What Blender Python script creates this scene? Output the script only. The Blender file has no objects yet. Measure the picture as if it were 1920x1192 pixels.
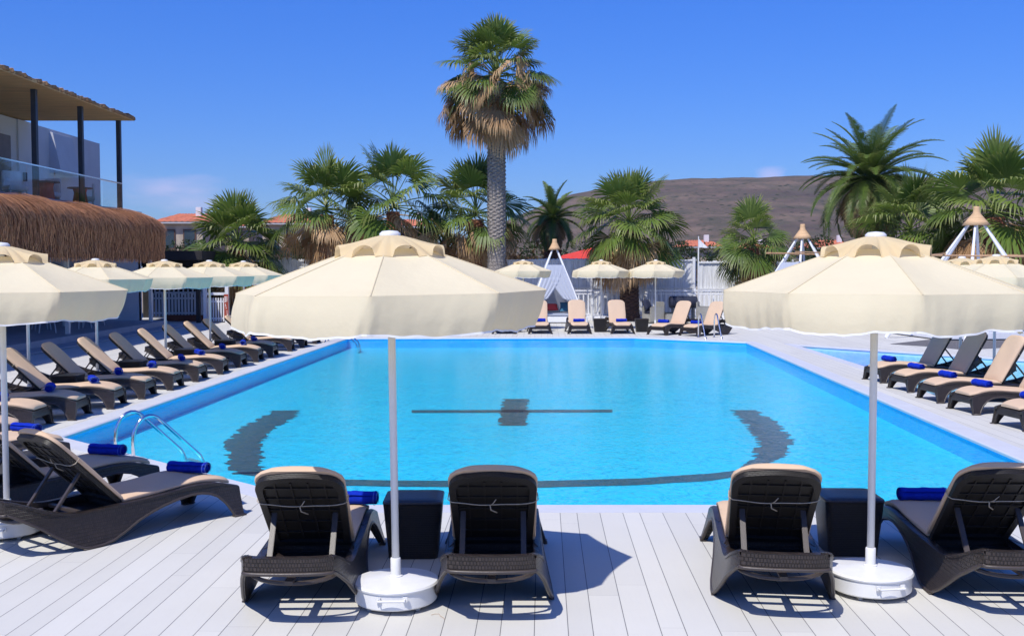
import bpy, bmesh, math, random
from mathutils import Vector, Matrix, noise
from mathutils.geometry import tessellate_polygon
random.seed(7)
R = math.radians
sc = bpy.context.scene
COL = sc.collection
F = 2010.0; HOR = 97.0; CAMZ = 2.2
TH = math.atan(HOR / F)
# ------------------------------------------------------------ camera
cam = bpy.data.cameras.new('camera'); camo = bpy.data.objects.new('camera', cam); COL.objects.link(camo)
cam.sensor_width = 36; cam.lens = 36 * F / 1920; cam.clip_end = 9000; cam.clip_start = .05
camo.location = (0, 0, CAMZ); camo.rotation_euler = (math.pi / 2 - TH, 0, 0)
sc.camera = camo
# ------------------------------------------------------------ sky, sun, exposure
SUN = Vector((-.34, -.55, 1)).normalized()
w = bpy.data.worlds.new('World'); sc.world = w; w.use_nodes = True
nt = w.node_tree; nt.nodes.clear()
def nn(t, typ, **k):
    n = t.nodes.new(typ)
    for a, b in k.items(): setattr(n, a, b)
    return n
sky = nn(nt, 'ShaderNodeTexSky', sky_type='NISHITA', sun_disc=False)
sky.sun_elevation = math.asin(SUN.z); sky.sun_rotation = R(212); sky.altitude = 0
sky.air_density = 1.0; sky.dust_density = .35; sky.ozone_density = 4.5
hs = nn(nt, 'ShaderNodeHueSaturation'); hs.inputs['Saturation'].default_value = 1.18; hs.inputs['Hue'].default_value = .503
nt.links.new(sky.outputs[0], hs.inputs['Color'])
sm = nn(nt, 'ShaderNodeMix', data_type='RGBA', blend_type='MULTIPLY'); sm.inputs[0].default_value = 1; nt.links.new(hs.outputs[0], sm.inputs[6])
tc0 = nn(nt, 'ShaderNodeTexCoord'); sx0 = nn(nt, 'ShaderNodeSeparateXYZ'); nt.links.new(tc0.outputs['Generated'], sx0.inputs[0])
cr0 = nn(nt, 'ShaderNodeValToRGB'); cr0.color_ramp.elements[0].position = .02; cr0.color_ramp.elements[0].color = (.47, .64, 1.06, 1); cr0.color_ramp.elements[1].position = .26; cr0.color_ramp.elements[1].color = (.435, .79, 1.50, 1)
nt.links.new(sx0.outputs['Z'], cr0.inputs[0]); nt.links.new(cr0.outputs[0], sm.inputs[7])
# a few thin cumulus wisps low over the horizon
tc = nn(nt, 'ShaderNodeTexCoord'); sx = nn(nt, 'ShaderNodeSeparateXYZ'); nt.links.new(tc.outputs['Generated'], sx.inputs[0])
def mth(t, op, a, b=None, c=None, clamp=False):
    n = nn(t, 'ShaderNodeMath', operation=op); n.use_clamp = clamp
    for i, v in enumerate((a, b, c)):
        if v is None: continue
        if isinstance(v, (int, float)): n.inputs[i].default_value = v
        else: t.links.new(v, n.inputs[i])
    return n.outputs[0]
mp = nn(nt, 'ShaderNodeMapping'); mp.inputs['Scale'].default_value = (9, 9, 34)
nt.links.new(tc.outputs['Generated'], mp.inputs[0])
cn = nn(nt, 'ShaderNodeTexNoise'); cn.inputs['Scale'].default_value = 1.6; cn.inputs['Detail'].default_value = 8
nt.links.new(mp.outputs[0], cn.inputs['Vector'])
def bump1(v, c, wd):   # smooth window round c
    return mth(nt, 'SUBTRACT', 1.0, mth(nt, 'POWER', mth(nt, 'DIVIDE', mth(nt, 'SUBTRACT', v, c), wd), 2), clamp=True)
m1 = mth(nt, 'MULTIPLY', bump1(sx.outputs['X'], -.29, .085), bump1(sx.outputs['Z'], .064, .026))
m2 = mth(nt, 'MULTIPLY', bump1(sx.outputs['X'], .232, .022), bump1(sx.outputs['Z'], .081, .012))
mm = mth(nt, 'ADD', m1, m2, clamp=True)
dn = mth(nt, 'MULTIPLY', mth(nt, 'SUBTRACT', mth(nt, 'ADD', mth(nt, 'MULTIPLY', mm, .6), mth(nt, 'MULTIPLY', cn.outputs[0], 1.0)), .88), 2.2, clamp=True)
cm = nn(nt, 'ShaderNodeMix', data_type='RGBA'); nt.links.new(mth(nt, 'MULTIPLY', mth(nt, 'MULTIPLY', dn, mm), .55, clamp=True), cm.inputs[0])
nt.links.new(sm.outputs[2], cm.inputs[6]); cm.inputs[7].default_value = (8.2, 6.6, 9.0, 1)
bg = nn(nt, 'ShaderNodeBackground'); bg.inputs['Strength'].default_value = .10
nt.links.new(cm.outputs[2], bg.inputs['Color'])
wo = nn(nt, 'ShaderNodeOutputWorld'); nt.links.new(bg.outputs[0], wo.inputs[0])
sl = bpy.data.lights.new('sun', 'SUN'); so = bpy.data.objects.new('sun', sl); COL.objects.link(so)
sl.energy = 4.2; sl.angle = R(.53); sl.color = (1, .955, .88)
so.rotation_euler = SUN.to_track_quat('Z', 'Y').to_euler()
sc.view_settings.view_transform = 'Standard'; sc.view_settings.look = 'None'
sc.view_settings.exposure = .2; sc.view_settings.gamma = 1
sc.render.engine = 'CYCLES'
sc.cycles.max_bounces = 8; sc.cycles.transparent_max_bounces = 16
sc.cycles.caustics_reflective = False; sc.cycles.caustics_refractive = False

# ------------------------------------------------------------ helpers
def at(px, py, z=0.0):
    """point of the photograph -> place on the level plane z"""
    u = (px - 960) / F; v = (596 - py) / F
    d = Vector((u, math.cos(TH) + v * math.sin(TH), -math.sin(TH) + v * math.cos(TH)))
    t = (z - CAMZ) / d.z
    return Vector((d.x * t, d.y * t, z))
def atd(px, py, y):
    """point of the photograph -> place at distance y"""
    u = (px - 960) / F; v = (596 - py) / F
    d = Vector((u, math.cos(TH) + v * math.sin(TH), -math.sin(TH) + v * math.cos(TH)))
    t = y / d.y
    return Vector((d.x * t, y, CAMZ + d.z * t))
class MB:
    def __init__(s): s.v = []; s.f = []; s.m = []; s.tone = []; s.uv = None
    def add(s, vs, fs, mi=0, tone=0.5):
        o = len(s.v); s.v += [tuple(q) for q in vs]
        for f in fs: s.f.append(tuple(o + i for i in f)); s.m.append(mi)
        s.tone += [tone if isinstance(tone, tuple) else (tone, 0.0)] * len(vs)
    def box(s, c, d, rz=0, mi=0, tilt=None, tone=.5):
        x, y, z = [q / 2 for q in d]
        M = Matrix.Rotation(rz, 3, 'Z')
        if tilt is not None: M = tilt
        vs = [Vector(c) + M @ Vector(q) for q in ((-x,-y,-z),(x,-y,-z),(x,y,-z),(-x,y,-z),(-x,-y,z),(x,-y,z),(x,y,z),(-x,y,z))]
        s.add(vs, [(0,3,2,1),(4,5,6,7),(0,1,5,4),(1,2,6,5),(2,3,7,6),(3,0,4,7)], mi, tone)
    def bar(s, a, b, wd, th, mi=0, tone=.5, up=(0,0,1)):
        a = Vector(a); b = Vector(b); d = (b - a); L = d.length; d.normalize()
        u = Vector(up); x = d.cross(u)
        if x.length < 1e-4: x = d.cross(Vector((1,0,0)))
        x.normalize(); z = x.cross(d)
        M = Matrix((x, d, z)).transposed()
        s.box((a + b) / 2, (wd, L, th), tilt=M, mi=mi, tone=tone)
    def tube(s, pts, r, n=8, mi=0, tone=.5, cap=True, closed=False):
        pts = [Vector(q) for q in pts]; N = len(pts); rs = r if isinstance(r, (list, tuple)) else [r] * N
        vs = []; px = None
        for i, q in enumerate(pts):
            if closed: d = pts[(i+1) % N] - pts[i-1]
            else: d = pts[min(i+1, N-1)] - pts[max(i-1, 0)]
            d.normalize()
            if px is None:
                x = d.cross(Vector((0,0,1)))
                if x.length < .05: x = d.cross(Vector((1,0,0)))
            else: x = px - d * px.dot(d)
            x.normalize(); px = x; y = d.cross(x)
            for k in range(n):
                a = 2 * math.pi * k / n
                vs.append(q + (x * math.cos(a) + y * math.sin(a)) * rs[i])
        fs = []
        for i in range(N if closed else N - 1):
            j = (i + 1) % N
            for k in range(n):
                fs.append((i*n+k, i*n+(k+1)%n, j*n+(k+1)%n, j*n+k))
        if cap and not closed:
            fs.append(tuple(range(n))[::-1]); fs.append(tuple((N-1)*n+k for k in range(n)))
        s.add(vs, fs, mi, tone)
    def lathe(s, prof, c=(0,0,0), n=32, mi=0, tone=.5):
        vs = []; fs = []
        for r, z in prof:
            for k in range(n):
                a = 2*math.pi*k/n; vs.append((c[0]+r*math.cos(a), c[1]+r*math.sin(a), c[2]+z))
        for i in range(len(prof)-1):
            for k in range(n):
                fs.append((i*n+k, i*n+(k+1)%n, (i+1)*n+(k+1)%n, (i+1)*n+k))
        s.add(vs, fs, mi, tone)
    def grid(s, rows, mi=0, tone=.5, closed=False):
        n = len(rows[0]); vs = [q for r_ in rows for q in r_]; fs = []
        for i in range(len(rows)-1):
            for k in range(n if closed else n-1):
                fs.append((i*n+k, i*n+(k+1)%n, (i+1)*n+(k+1)%n, (i+1)*n+k))
        s.add(vs, fs, mi, tone)
    def prism(s, poly, z0, z1, mi=0):
        """poly: xy outline, extruded in z"""
        n = len(poly)
        vs = [(q[0], q[1], z0) for q in poly] + [(q[0], q[1], z1) for q in poly]
        fs = [(k, (k+1)%n, n+(k+1)%n, n+k) for k in range(n)]
        fs += [tuple(range(n))[::-1], tuple(range(n, 2*n))]
        s.add(vs, fs, mi)
    def build(s, name, mats, parent=None, smooth=False, bevel=0, loc=None, auto=None):
        me = bpy.data.meshes.new(name); me.from_pydata(s.v, [], s.f)
        if not isinstance(mats, (list, tuple)): mats = [mats]
        for m in mats: me.materials.append(m)
        if len(mats) > 1: me.polygons.foreach_set('material_index', s.m)
        if any(t != (.5, 0.0) for t in s.tone):
            a = me.attributes.new('tone', 'FLOAT_VECTOR', 'POINT')
            a.data.foreach_set('vector', [c for t in s.tone for c in (t[0], t[1], 0.0)])
        bm = bmesh.new(); bm.from_mesh(me)
        if bevel:
            bmesh.ops.remove_doubles(bm, verts=bm.verts, dist=1e-5)
            bmesh.ops.bevel(bm, geom=[e for e in bm.edges if len(e.link_faces) == 2 and e.calc_face_angle(0) > .6], offset=bevel, segments=2, affect='EDGES', clamp_overlap=True)
        bm.to_mesh(me); bm.free()
        if smooth or auto is not None:
            me.polygons.foreach_set('use_smooth', [True]*len(me.polygons))
            if auto is not None: me.set_sharp_from_angle(angle=R(auto))
        me.update()
        o = bpy.data.objects.new(name, me); COL.objects.link(o)
        if parent: o.parent = parent
        if loc: o.location = loc
        return o
def fixn(o):
    bm = bmesh.new(); bm.from_mesh(o.data); bmesh.ops.recalc_face_normals(bm, faces=bm.faces); bm.to_mesh(o.data); bm.free(); return o
def tag(o, label=None, cat=None, group=None, kind=None):
    if label: o['label'] = label
    if cat: o['category'] = cat
    if group: o['group'] = group
    if kind: o['kind'] = kind
    return o
def empty(name, loc=(0,0,0), rz=0, label=None, cat=None, group=None):
    o = bpy.data.objects.new(name, None); COL.objects.link(o); o.location = loc; o.rotation_euler = (0,0,rz)
    o.empty_display_size = .2
    return tag(o, label, cat, group)
def kids(o): return [c for c in bpy.data.objects if c.parent == o]
def copy_tree(o, parent=None):
    c = o.copy(); COL.objects.link(c)
    if parent: c.parent = parent
    for ch in kids(o): copy_tree(ch, c)
    return c
def place(proto, used, loc, rz, label, group=None):
    o = copy_tree(proto) if used[0] else proto
    used[0] = True
    o.location = loc; o.rotation_euler = (0, 0, rz); o['label'] = label
    if group: o['group'] = group
    return o
# ------------------------------------------------------------ materials
def base(name):
    m = bpy.data.materials.new(name); m.use_nodes = True; t = m.node_tree
    return m, t, t.nodes['Principled BSDF']
def mixc(t, fac, a, b, blend='MIX'):
    n = nn(t, 'ShaderNodeMix', data_type='RGBA', blend_type=blend)
    for i, v in ((0, fac), (6, a), (7, b)):
        if isinstance(v, (int, float)): n.inputs[i].default_value = v
        elif isinstance(v, tuple): n.inputs[i].default_value = (*v, 1) if len(v) == 3 else v
        else: t.links.new(v, n.inputs[i])
    return n.outputs[2]
def coords(t, scale=(1,1,1), rot=(0,0,0), kind='Object'):
    c = nn(t, 'ShaderNodeTexCoord'); m = nn(t, 'ShaderNodeMapping'); m.inputs['Scale'].default_value = scale; m.inputs['Rotation'].default_value = rot
    t.links.new(c.outputs[kind], m.inputs[0]); return m.outputs[0]
def noi(t, vec, scale, detail=3, rough=.5, dist=0):
    n = nn(t, 'ShaderNodeTexNoise'); n.inputs['Scale'].default_value = scale; n.inputs['Detail'].default_value = detail
    n.inputs['Roughness'].default_value = rough; n.inputs['Distortion'].default_value = dist
    t.links.new(vec, n.inputs['Vector']); return n.outputs[0]
def ramp(t, fac, stops):
    n = nn(t, 'ShaderNodeValToRGB'); r = n.color_ramp
    while len(r.elements) < len(stops): r.elements.new(.5)
    for e, (p, c) in zip(r.elements, stops): e.position = p; e.color = (*c, 1) if len(c) == 3 else c
    t.links.new(fac, n.inputs[0]); return n.outputs[0]
def bmp(t, b, h, strength=.3, dist=.01):
    n = nn(t, 'ShaderNodeBump'); n.inputs['Strength'].default_value = strength; n.inputs['Distance'].default_value = dist
    t.links.new(h, n.inputs['Height']); t.links.new(n.outputs[0], b.inputs['Normal'])
def simple(name, col, rough=.6, var=.12, vs=4, bump=.0, bs=60, metal=0, scale=(1,1,1), spec=.5, bd=.01):
    m, t, b = base(name); v = coords(t, scale)
    a = tuple(c*(1-var) for c in col); c2 = tuple(min(1, c*(1+var)) for c in col)
    f = ramp(t, noi(t, v, vs, 5, .6), [(.3, (0,0,0)), (.7, (1,1,1))])
    t.links.new(mixc(t, f, a, c2), b.inputs['Base Color'])
    b.inputs['Roughness'].default_value = rough; b.inputs['Metallic'].default_value = metal
    b.inputs['Specular IOR Level'].default_value = spec
    if bump: bmp(t, b, noi(t, v, bs, 3), bump, bd)
    return m
def fabric(name, col, transl=.0, var=.06, vs=3, bump=.15, bs=9, rough=.85):
    m, t, b = base(name); v = coords(t)
    a = tuple(c*(1-var) for c in col); c2 = tuple(min(1, c*(1+var)) for c in col)
    c = mixc(t, noi(t, v, vs, 4), a, c2)
    t.links.new(c, b.inputs['Base Color']); b.inputs['Roughness'].default_value = rough
    b.inputs['Specular IOR Level'].default_value = .2
    h = mth(t, 'ADD', mth(t, 'MULTIPLY', noi(t, v, bs, 4, .55), 1.0), mth(t, 'MULTIPLY', noi(t, v, 260, 1), .03))
    bmp(t, b, h, bump, .03)
    if transl:
        tr = nn(t, 'ShaderNodeBsdfTranslucent'); t.links.new(c, tr.inputs[0])
        mx = nn(t, 'ShaderNodeMixShader'); mx.inputs[0].default_value = transl
        t.links.new(b.outputs[0], mx.inputs[1]); t.links.new(tr.outputs[0], mx.inputs[2])
        t.links.new(mx.outputs[0], t.nodes['Material Output'].inputs[0])
    return m
def wicker(name, c1, c2, cm_, sx_=1, rough=.42, bw=.028, bh=.013):
    m, t, b = base(name)
    c = nn(t, 'ShaderNodeTexCoord'); s = nn(t, 'ShaderNodeSeparateXYZ'); t.links.new(c.outputs['Object'], s.inputs[0])
    cb = nn(t, 'ShaderNodeCombineXYZ'); t.links.new(mth(t, 'ADD', s.outputs[0], s.outputs[1]), cb.inputs[0]); t.links.new(s.outputs[2], cb.inputs[1])
    br = nn(t, 'ShaderNodeTexBrick'); t.links.new(cb.outputs[0], br.inputs['Vector'])
    br.inputs['Color1'].default_value = (*c1, 1); br.inputs['Color2'].default_value = (*c2, 1); br.inputs['Mortar'].default_value = (*cm_, 1)
    br.inputs['Scale'].default_value = 1; br.inputs['Brick Width'].default_value = bw; br.inputs['Row Height'].default_value = bh
    br.inputs['Mortar Size'].default_value = .0028; br.inputs['Mortar Smooth'].default_value = .6
    big = noi(t, coords(t), 5, 4)
    t.links.new(mixc(t, mth(t, 'MULTIPLY', big, .5), br.outputs['Color'], tuple(q*1.5 for q in c1)), b.inputs['Base Color'])
    b.inputs['Roughness'].default_value = rough
    bmp(t, b, mth(t, 'SUBTRACT', 1.0, br.outputs['Fac']), 1.0, .008)
    return m
M = {}
M['wicker'] = wicker('dark_wicker', (.038,.028,.024), (.015,.0115,.0105), (.002,.002,.002), rough=.33, bw=.019, bh=.026)
M['wicker_box'] = wicker('box_wicker', (.016,.0125,.0115), (.010,.0085,.008), (.003,.003,.003), bw=.05, bh=.014)
M['wicker_back'] = wicker('shaded_back_wicker', (.012,.0095,.009), (.007,.006,.0055), (.003,.003,.003), rough=.5)  # darker wicker copy; shade on the backs is put into the colour
M['plastic'] = simple('dark_resin', (.055,.043,.038), .42, .15, 8, .1, 200)
M['cush'] = fabric('beige_cushion', (.60,.435,.30), 0, .07, 2.5, .22, 7)
M['cord'] = simple('cord', (.42,.36,.28), .8, .2, 40)
M['towel'] = fabric('blue_towel', (.004,.035,.55), 0, .25, 30, .8, 190, .95)
M['towel_trim'] = simple('towel_piping', (.12,.22,.70), .9)
M['canvas'] = fabric('cream_canvas', (.82,.725,.51), .30, .07, 2.6, .45, 3.6)
M['canvas_in'] = fabric('cream_canvas_hood', (.79,.64,.39), .35, .05, 2.2, .2, 5)
M['hem'] = simple('white_hem', (.8,.8,.78), .8)
M['whitemetal'] = simple('white_metal', (.72,.72,.71), .32, .05, 6, .03, 40)
M['whitepl'] = simple('white_painted_wood', (.74,.75,.78), .6, .08, 5, .15, 50, scale=(1,1,.2))
M['steel'] = simple('polished_steel', (.72,.73,.75), .12, .04, 10, metal=1)
M['rubber'] = simple('grey_rubber', (.35,.35,.35), .7)
M['darkmetal'] = simple('blue_grey_metal', (.035,.045,.065), .5, .15, 5)
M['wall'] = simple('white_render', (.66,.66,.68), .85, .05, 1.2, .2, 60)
M['wallshade'] = simple('pale_shaded_render', (.52,.53,.56), .85, .06, 1.2, .2, 60)  # darker copy of the white render, shade put into its colour
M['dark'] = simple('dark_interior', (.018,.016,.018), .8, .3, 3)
M['brownwood'] = simple('brown_wood', (.09,.045,.028), .7, .3, 6, .3, 40, scale=(1,1,.15))
M['bamboo'] = simple('bamboo', (.45,.27,.14), .6, .25, 9)
M['rope'] = simple('wound_rope', (.62,.40,.22), .85, .2, 6, .9, 30, scale=(.2,.2,6))
M['rattan'] = wicker('grey_rattan', (.36,.35,.31), (.28,.27,.24), (.12,.11,.10), bw=.05, bh=.03)
M['red'] = simple('red_cloth', (.55,.045,.05), .8, .15)
M['teal'] = simple('teal_cloth', (.02,.12,.22), .8, .15)
M['navy'] = simple('navy_cloth', (.02,.025,.05), .8, .15)
M['glass_dark'] = simple('dark_glass', (.03,.045,.06), .08, .2, 1)
M['signred'] = simple('sign_red', (.34,.06,.035), .6, .2, 8)
M['soil'] = simple('dry_ground', (.26,.21,.15), .95, .25, .4, .5, 8)
M['grey'] = simple('grey_stone', (.40,.40,.42), .8, .1, 2, .2, 40)
M['flag'] = simple('white_flag', (.7,.7,.72), .8)
M['orange_tile'] = simple('roof_tile', (.50,.15,.075), .85, .25, 1.5, .6, 6)
M['stone_house'] = simple('house_stone', (.42,.35,.27), .9, .2, 1.5, .4, 8)
M['reddish'] = simple('reddish_timber', (.16,.04,.02), .7, .2, 5)
M['greenpaint'] = simple('dark_green_paint', (.012,.05,.022), .5, .2, 5)
def glass_mat():
    m, t, b = base('balcony_glass')
    tr = nn(t, 'ShaderNodeBsdfTransparent'); tr.inputs[0].default_value = (.86,.94,.97,1)
    gl = nn(t, 'ShaderNodeBsdfGlossy'); gl.inputs['Roughness'].default_value = .03
    fr = nn(t, 'ShaderNodeFresnel'); fr.inputs[0].default_value = 1.45
    mx = nn(t, 'ShaderNodeMixShader'); t.links.new(mth(t, 'ADD', fr.outputs[0], .03), mx.inputs[0])
    t.links.new(tr.outputs[0], mx.inputs[1]); t.links.new(gl.outputs[0], mx.inputs[2])
    t.links.new(mx.outputs[0], t.nodes['Material Output'].inputs[0]); return m
M['glass'] = glass_mat()
def deck_mat():
    m, t, b = base('deck_boards')
    rz = math.atan(58 / F)
    v = coords(t, rot=(0, 0, rz)); s = nn(t, 'ShaderNodeSeparateXYZ'); t.links.new(v, s.inputs[0])
    x = mth(t, 'ADD', s.outputs[0], 100 - .066); y = s.outputs[1]
    per = .56
    k = mth(t, 'FLOOR', mth(t, 'DIVIDE', x, per)); fx = mth(t, 'SUBTRACT', x, mth(t, 'MULTIPLY', k, per))
    gaps = None; idx = None
    for e in (0, .205, .41, .56):
        g = mth(t, 'LESS_THAN', mth(t, 'ABSOLUTE', mth(t, 'SUBTRACT', fx, e)), .0026)
        gaps = g if gaps is None else mth(t, 'MAXIMUM', gaps, g)
    i1 = mth(t, 'GREATER_THAN', fx, .205); i2 = mth(t, 'GREATER_THAN', fx, .41)
    idx = mth(t, 'ADD', mth(t, 'MULTIPLY', k, 3), mth(t, 'ADD', i1, i2))
    wn = nn(t, 'ShaderNodeTexWhiteNoise', noise_dimensions='1D'); t.links.new(idx, wn.inputs['W'])
    # butt joints
    yy = mth(t, 'ADD', mth(t, 'DIVIDE', y, 3.4), mth(t, 'MULTIPLY', wn.outputs[0], 7.3))
    fy = mth(t, 'FRACT', yy); j = mth(t, 'LESS_THAN', fy, .0008)
    wn2 = nn(t, 'ShaderNodeTexWhiteNoise', noise_dimensions='2D'); cb = nn(t, 'ShaderNodeCombineXYZ')
    t.links.new(idx, cb.inputs[0]); t.links.new(mth(t, 'FLOOR', yy), cb.inputs[1]); t.links.new(cb.outputs[0], wn2.inputs['Vector'])
    tone = mth(t, 'ADD', mth(t, 'MULTIPLY', wn2.outputs[0], .10), .915)
    vv = coords(t, scale=(1,1,1))
    st = noi(t, vv, .9, 6, .65); gr = noi(t, coords(t, scale=(60, 2.0, 1), rot=(0,0,rz)), 1, 3)
    sp = ramp(t, noi(t, vv, 5.5, 6, .7), [(.62, (0,0,0)), (.74, (1,1,1))])
    c = mixc(t, st, (.56,.55,.51), (.655,.64,.59))
    c = mixc(t, mth(t, 'MULTIPLY', gr, .15), c, (.46,.455,.44))
    c = mixc(t, mth(t, 'MULTIPLY', sp, .22), c, (.48,.42,.35))
    hsn = nn(t, 'ShaderNodeHueSaturation'); t.links.new(c, hsn.inputs['Color']); t.links.new(tone, hsn.inputs['Value'])
    c = mixc(t, mth(t, 'MULTIPLY', j, .55), hsn.outputs[0], (.12,.12,.13))
    c = mixc(t, mth(t, 'MULTIPLY', gaps, .8), c, (.05,.05,.06))
    t.links.new(c, b.inputs['Base Color']); b.inputs['Roughness'].default_value = .62; b.inputs['Specular IOR Level'].default_value = .25
    h = mth(t, 'ADD', mth(t, 'SUBTRACT', 1, mth(t, 'MAXIMUM', gaps, j)), mth(t, 'MULTIPLY', gr, .12))
    bmp(t, b, h, .35, .004)
    return m
M['deck'] = deck_mat()
M['coping'] = simple('pool_coping', (.56,.57,.61), .5, .05, 3)
def tile_mat(name, c1, c2, grout, size=.05, rough=.25, var=.3):
    m, t, b = base(name); c = nn(t, 'ShaderNodeTexCoord'); s = nn(t, 'ShaderNodeSeparateXYZ'); t.links.new(c.outputs['Object'], s.inputs[0])
    cb = nn(t, 'ShaderNodeCombineXYZ')
    t.links.new(s.outputs[0], cb.inputs[0]); t.links.new(mth(t, 'ADD', s.outputs[1], s.outputs[2]), cb.inputs[1])
    br = nn(t, 'ShaderNodeTexBrick', offset=0); t.links.new(cb.outputs[0], br.inputs['Vector'])
    br.inputs['Color1'].default_value = (*c1, 1); br.inputs['Color2'].default_value = (*c2, 1); br.inputs['Mortar'].default_value = (*grout, 1)
    br.inputs['Scale'].default_value = 1; br.inputs['Brick Width'].default_value = size; br.inputs['Row Height'].default_value = size; br.inputs['Mortar Size'].default_value = .003
    v = coords(t)
    n1 = noi(t, v, 1.3, 5, .6)
    t.links.new(mixc(t, mth(t, 'MULTIPLY', n1, var), br.outputs['Color'], c2), b.inputs['Base Color'])
    b.inputs['Roughness'].default_value = rough; return m
M['pooltile'] = tile_mat('pool_floor_tile', (.03,.78,.99), (.02,.71,.99), (.05,.72,.96))
M['poolwall'] = tile_mat('pool_wall_tile', (.015,.56,.98), (.012,.50,.96), (.04,.54,.92), .1)
M['mark'] = tile_mat('dark_mosaic', (.075,.085,.045), (.035,.050,.035), (.07,.12,.11), .05, .4, .5)
M['purple'] = tile_mat('violet_mosaic', (.22,.24,.85), (.34,.38,.92), (.4,.45,.85), .08)
M['paletile'] = tile_mat('pale_pool_tile', (.42,.72,.86), (.38,.68,.84), (.45,.7,.8), .08)
def water_mat(name, tint, nscale=1.0):
    m, t, b = base(name); v = coords(t, scale=(1, .75, 1))
    h = mth(t, 'ADD', mth(t, 'MULTIPLY', noi(t, v, 2.2*nscale, 2, .5, .6), .55), mth(t, 'MULTIPLY', noi(t, v, 11*nscale, 4, .65, 1.2), .42))
    bn = nn(t, 'ShaderNodeBump'); bn.inputs['Strength'].default_value = .75; bn.inputs['Distance'].default_value = .04
    t.links.new(h, bn.inputs['Height'])
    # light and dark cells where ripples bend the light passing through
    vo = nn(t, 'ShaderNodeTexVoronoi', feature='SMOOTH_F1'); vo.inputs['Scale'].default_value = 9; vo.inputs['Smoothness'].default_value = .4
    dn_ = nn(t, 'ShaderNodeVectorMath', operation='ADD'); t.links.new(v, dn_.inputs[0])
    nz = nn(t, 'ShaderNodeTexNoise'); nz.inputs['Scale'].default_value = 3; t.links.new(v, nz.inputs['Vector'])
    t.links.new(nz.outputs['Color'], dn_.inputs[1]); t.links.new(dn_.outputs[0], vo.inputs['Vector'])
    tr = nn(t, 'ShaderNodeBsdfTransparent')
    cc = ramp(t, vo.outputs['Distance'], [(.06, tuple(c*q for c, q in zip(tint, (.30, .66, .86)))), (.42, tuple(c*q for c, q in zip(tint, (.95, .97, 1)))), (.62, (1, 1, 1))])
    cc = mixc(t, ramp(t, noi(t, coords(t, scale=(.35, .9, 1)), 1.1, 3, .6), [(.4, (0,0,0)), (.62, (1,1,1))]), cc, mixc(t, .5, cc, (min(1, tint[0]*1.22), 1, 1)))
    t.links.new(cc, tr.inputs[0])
    gl = nn(t, 'ShaderNodeBsdfGlossy'); gl.inputs['Roughness'].default_value = .05; t.links.new(bn.outputs[0], gl.inputs['Normal'])
    fr = nn(t, 'ShaderNodeFresnel'); fr.inputs[0].default_value = 1.333; t.links.new(bn.outputs[0], fr.inputs['Normal'])
    mx = nn(t, 'ShaderNodeMixShader'); t.links.new(mth(t, 'MULTIPLY', mth(t, 'MINIMUM', fr.outputs[0], .7), .8), mx.inputs[0])
    t.links.new(tr.outputs[0], mx.inputs[1]); t.links.new(gl.outputs[0], mx.inputs[2])
    t.links.new(mx.outputs[0], t.nodes['Material Output'].inputs[0]); return m
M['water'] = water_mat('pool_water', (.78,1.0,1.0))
def leaf_mat(name, stops, tip, rough=.45, transl=.25):
    m, t, b = base(name); a = nn(t, 'ShaderNodeAttribute', attribute_name='tone'); s = nn(t, 'ShaderNodeSeparateXYZ'); t.links.new(a.outputs['Vector'], s.inputs[0])
    c = ramp(t, s.outputs[0], stops)
    c = mixc(t, mth(t, 'MULTIPLY', s.outputs[1], s.outputs[1], clamp=True), c, tip)
    t.links.new(c, b.inputs['Base Color']); b.inputs['Roughness'].default_value = rough; b.inputs['Specular IOR Level'].default_value = .4
    tr = nn(t, 'ShaderNodeBsdfTranslucent'); t.links.new(c, tr.inputs[0])
    mx = nn(t, 'ShaderNodeMixShader'); mx.inputs[0].default_value = transl
    t.links.new(b.outputs[0], mx.inputs[1]); t.links.new(tr.outputs[0], mx.inputs[2])
    t.links.new(mx.outputs[0], t.nodes['Material Output'].inputs[0]); return m
M['leaf'] = leaf_mat('palm_leaf', [(0, (.045,.085,.016)), (.5, (.125,.195,.032)), (1, (.26,.33,.07))], (.32,.31,.11), transl=.33)
M['dead'] = leaf_mat('dry_palm_leaf', [(0, (.15,.075,.03)), (.5, (.38,.22,.10)), (1, (.66,.44,.24))], (.60,.40,.21), .8, .2)
M['bush'] = leaf_mat('bush_leaf', [(0, (.015,.030,.010)), (.5, (.04,.07,.018)), (1, (.085,.12,.035))], (.08,.11,.04))
M['drybush'] = leaf_mat('dry_bush_leaf', [(0, (.06,.04,.02)), (.5, (.16,.10,.05)), (1, (.26,.18,.09))], (.3,.2,.1))
def thatch_mat(name, a, b_):
    m, t, b = base(name); v = coords(t, scale=(1,1,.12))
    at_ = nn(t, 'ShaderNodeAttribute', attribute_name='tone'); s = nn(t, 'ShaderNodeSeparateXYZ'); t.links.new(at_.outputs['Vector'], s.inputs[0])
    c = ramp(t, s.outputs[0], [(0, a), (1, b_)])
    t.links.new(c, b.inputs['Base Color']); b.inputs['Roughness'].default_value = .8; return m
M['thatch'] = thatch_mat('thatch_straw', (.16,.052,.02), (.80,.38,.16))
M['thatchbase'] = simple('thatch_core', (.17,.062,.026), .9, .5, 8, .8, 30, scale=(6,6,.3))
M['soffit'] = simple('reed_soffit', (.58,.35,.15), .85, .3, 3, .7, 40, scale=(.3,8,1))
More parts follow.
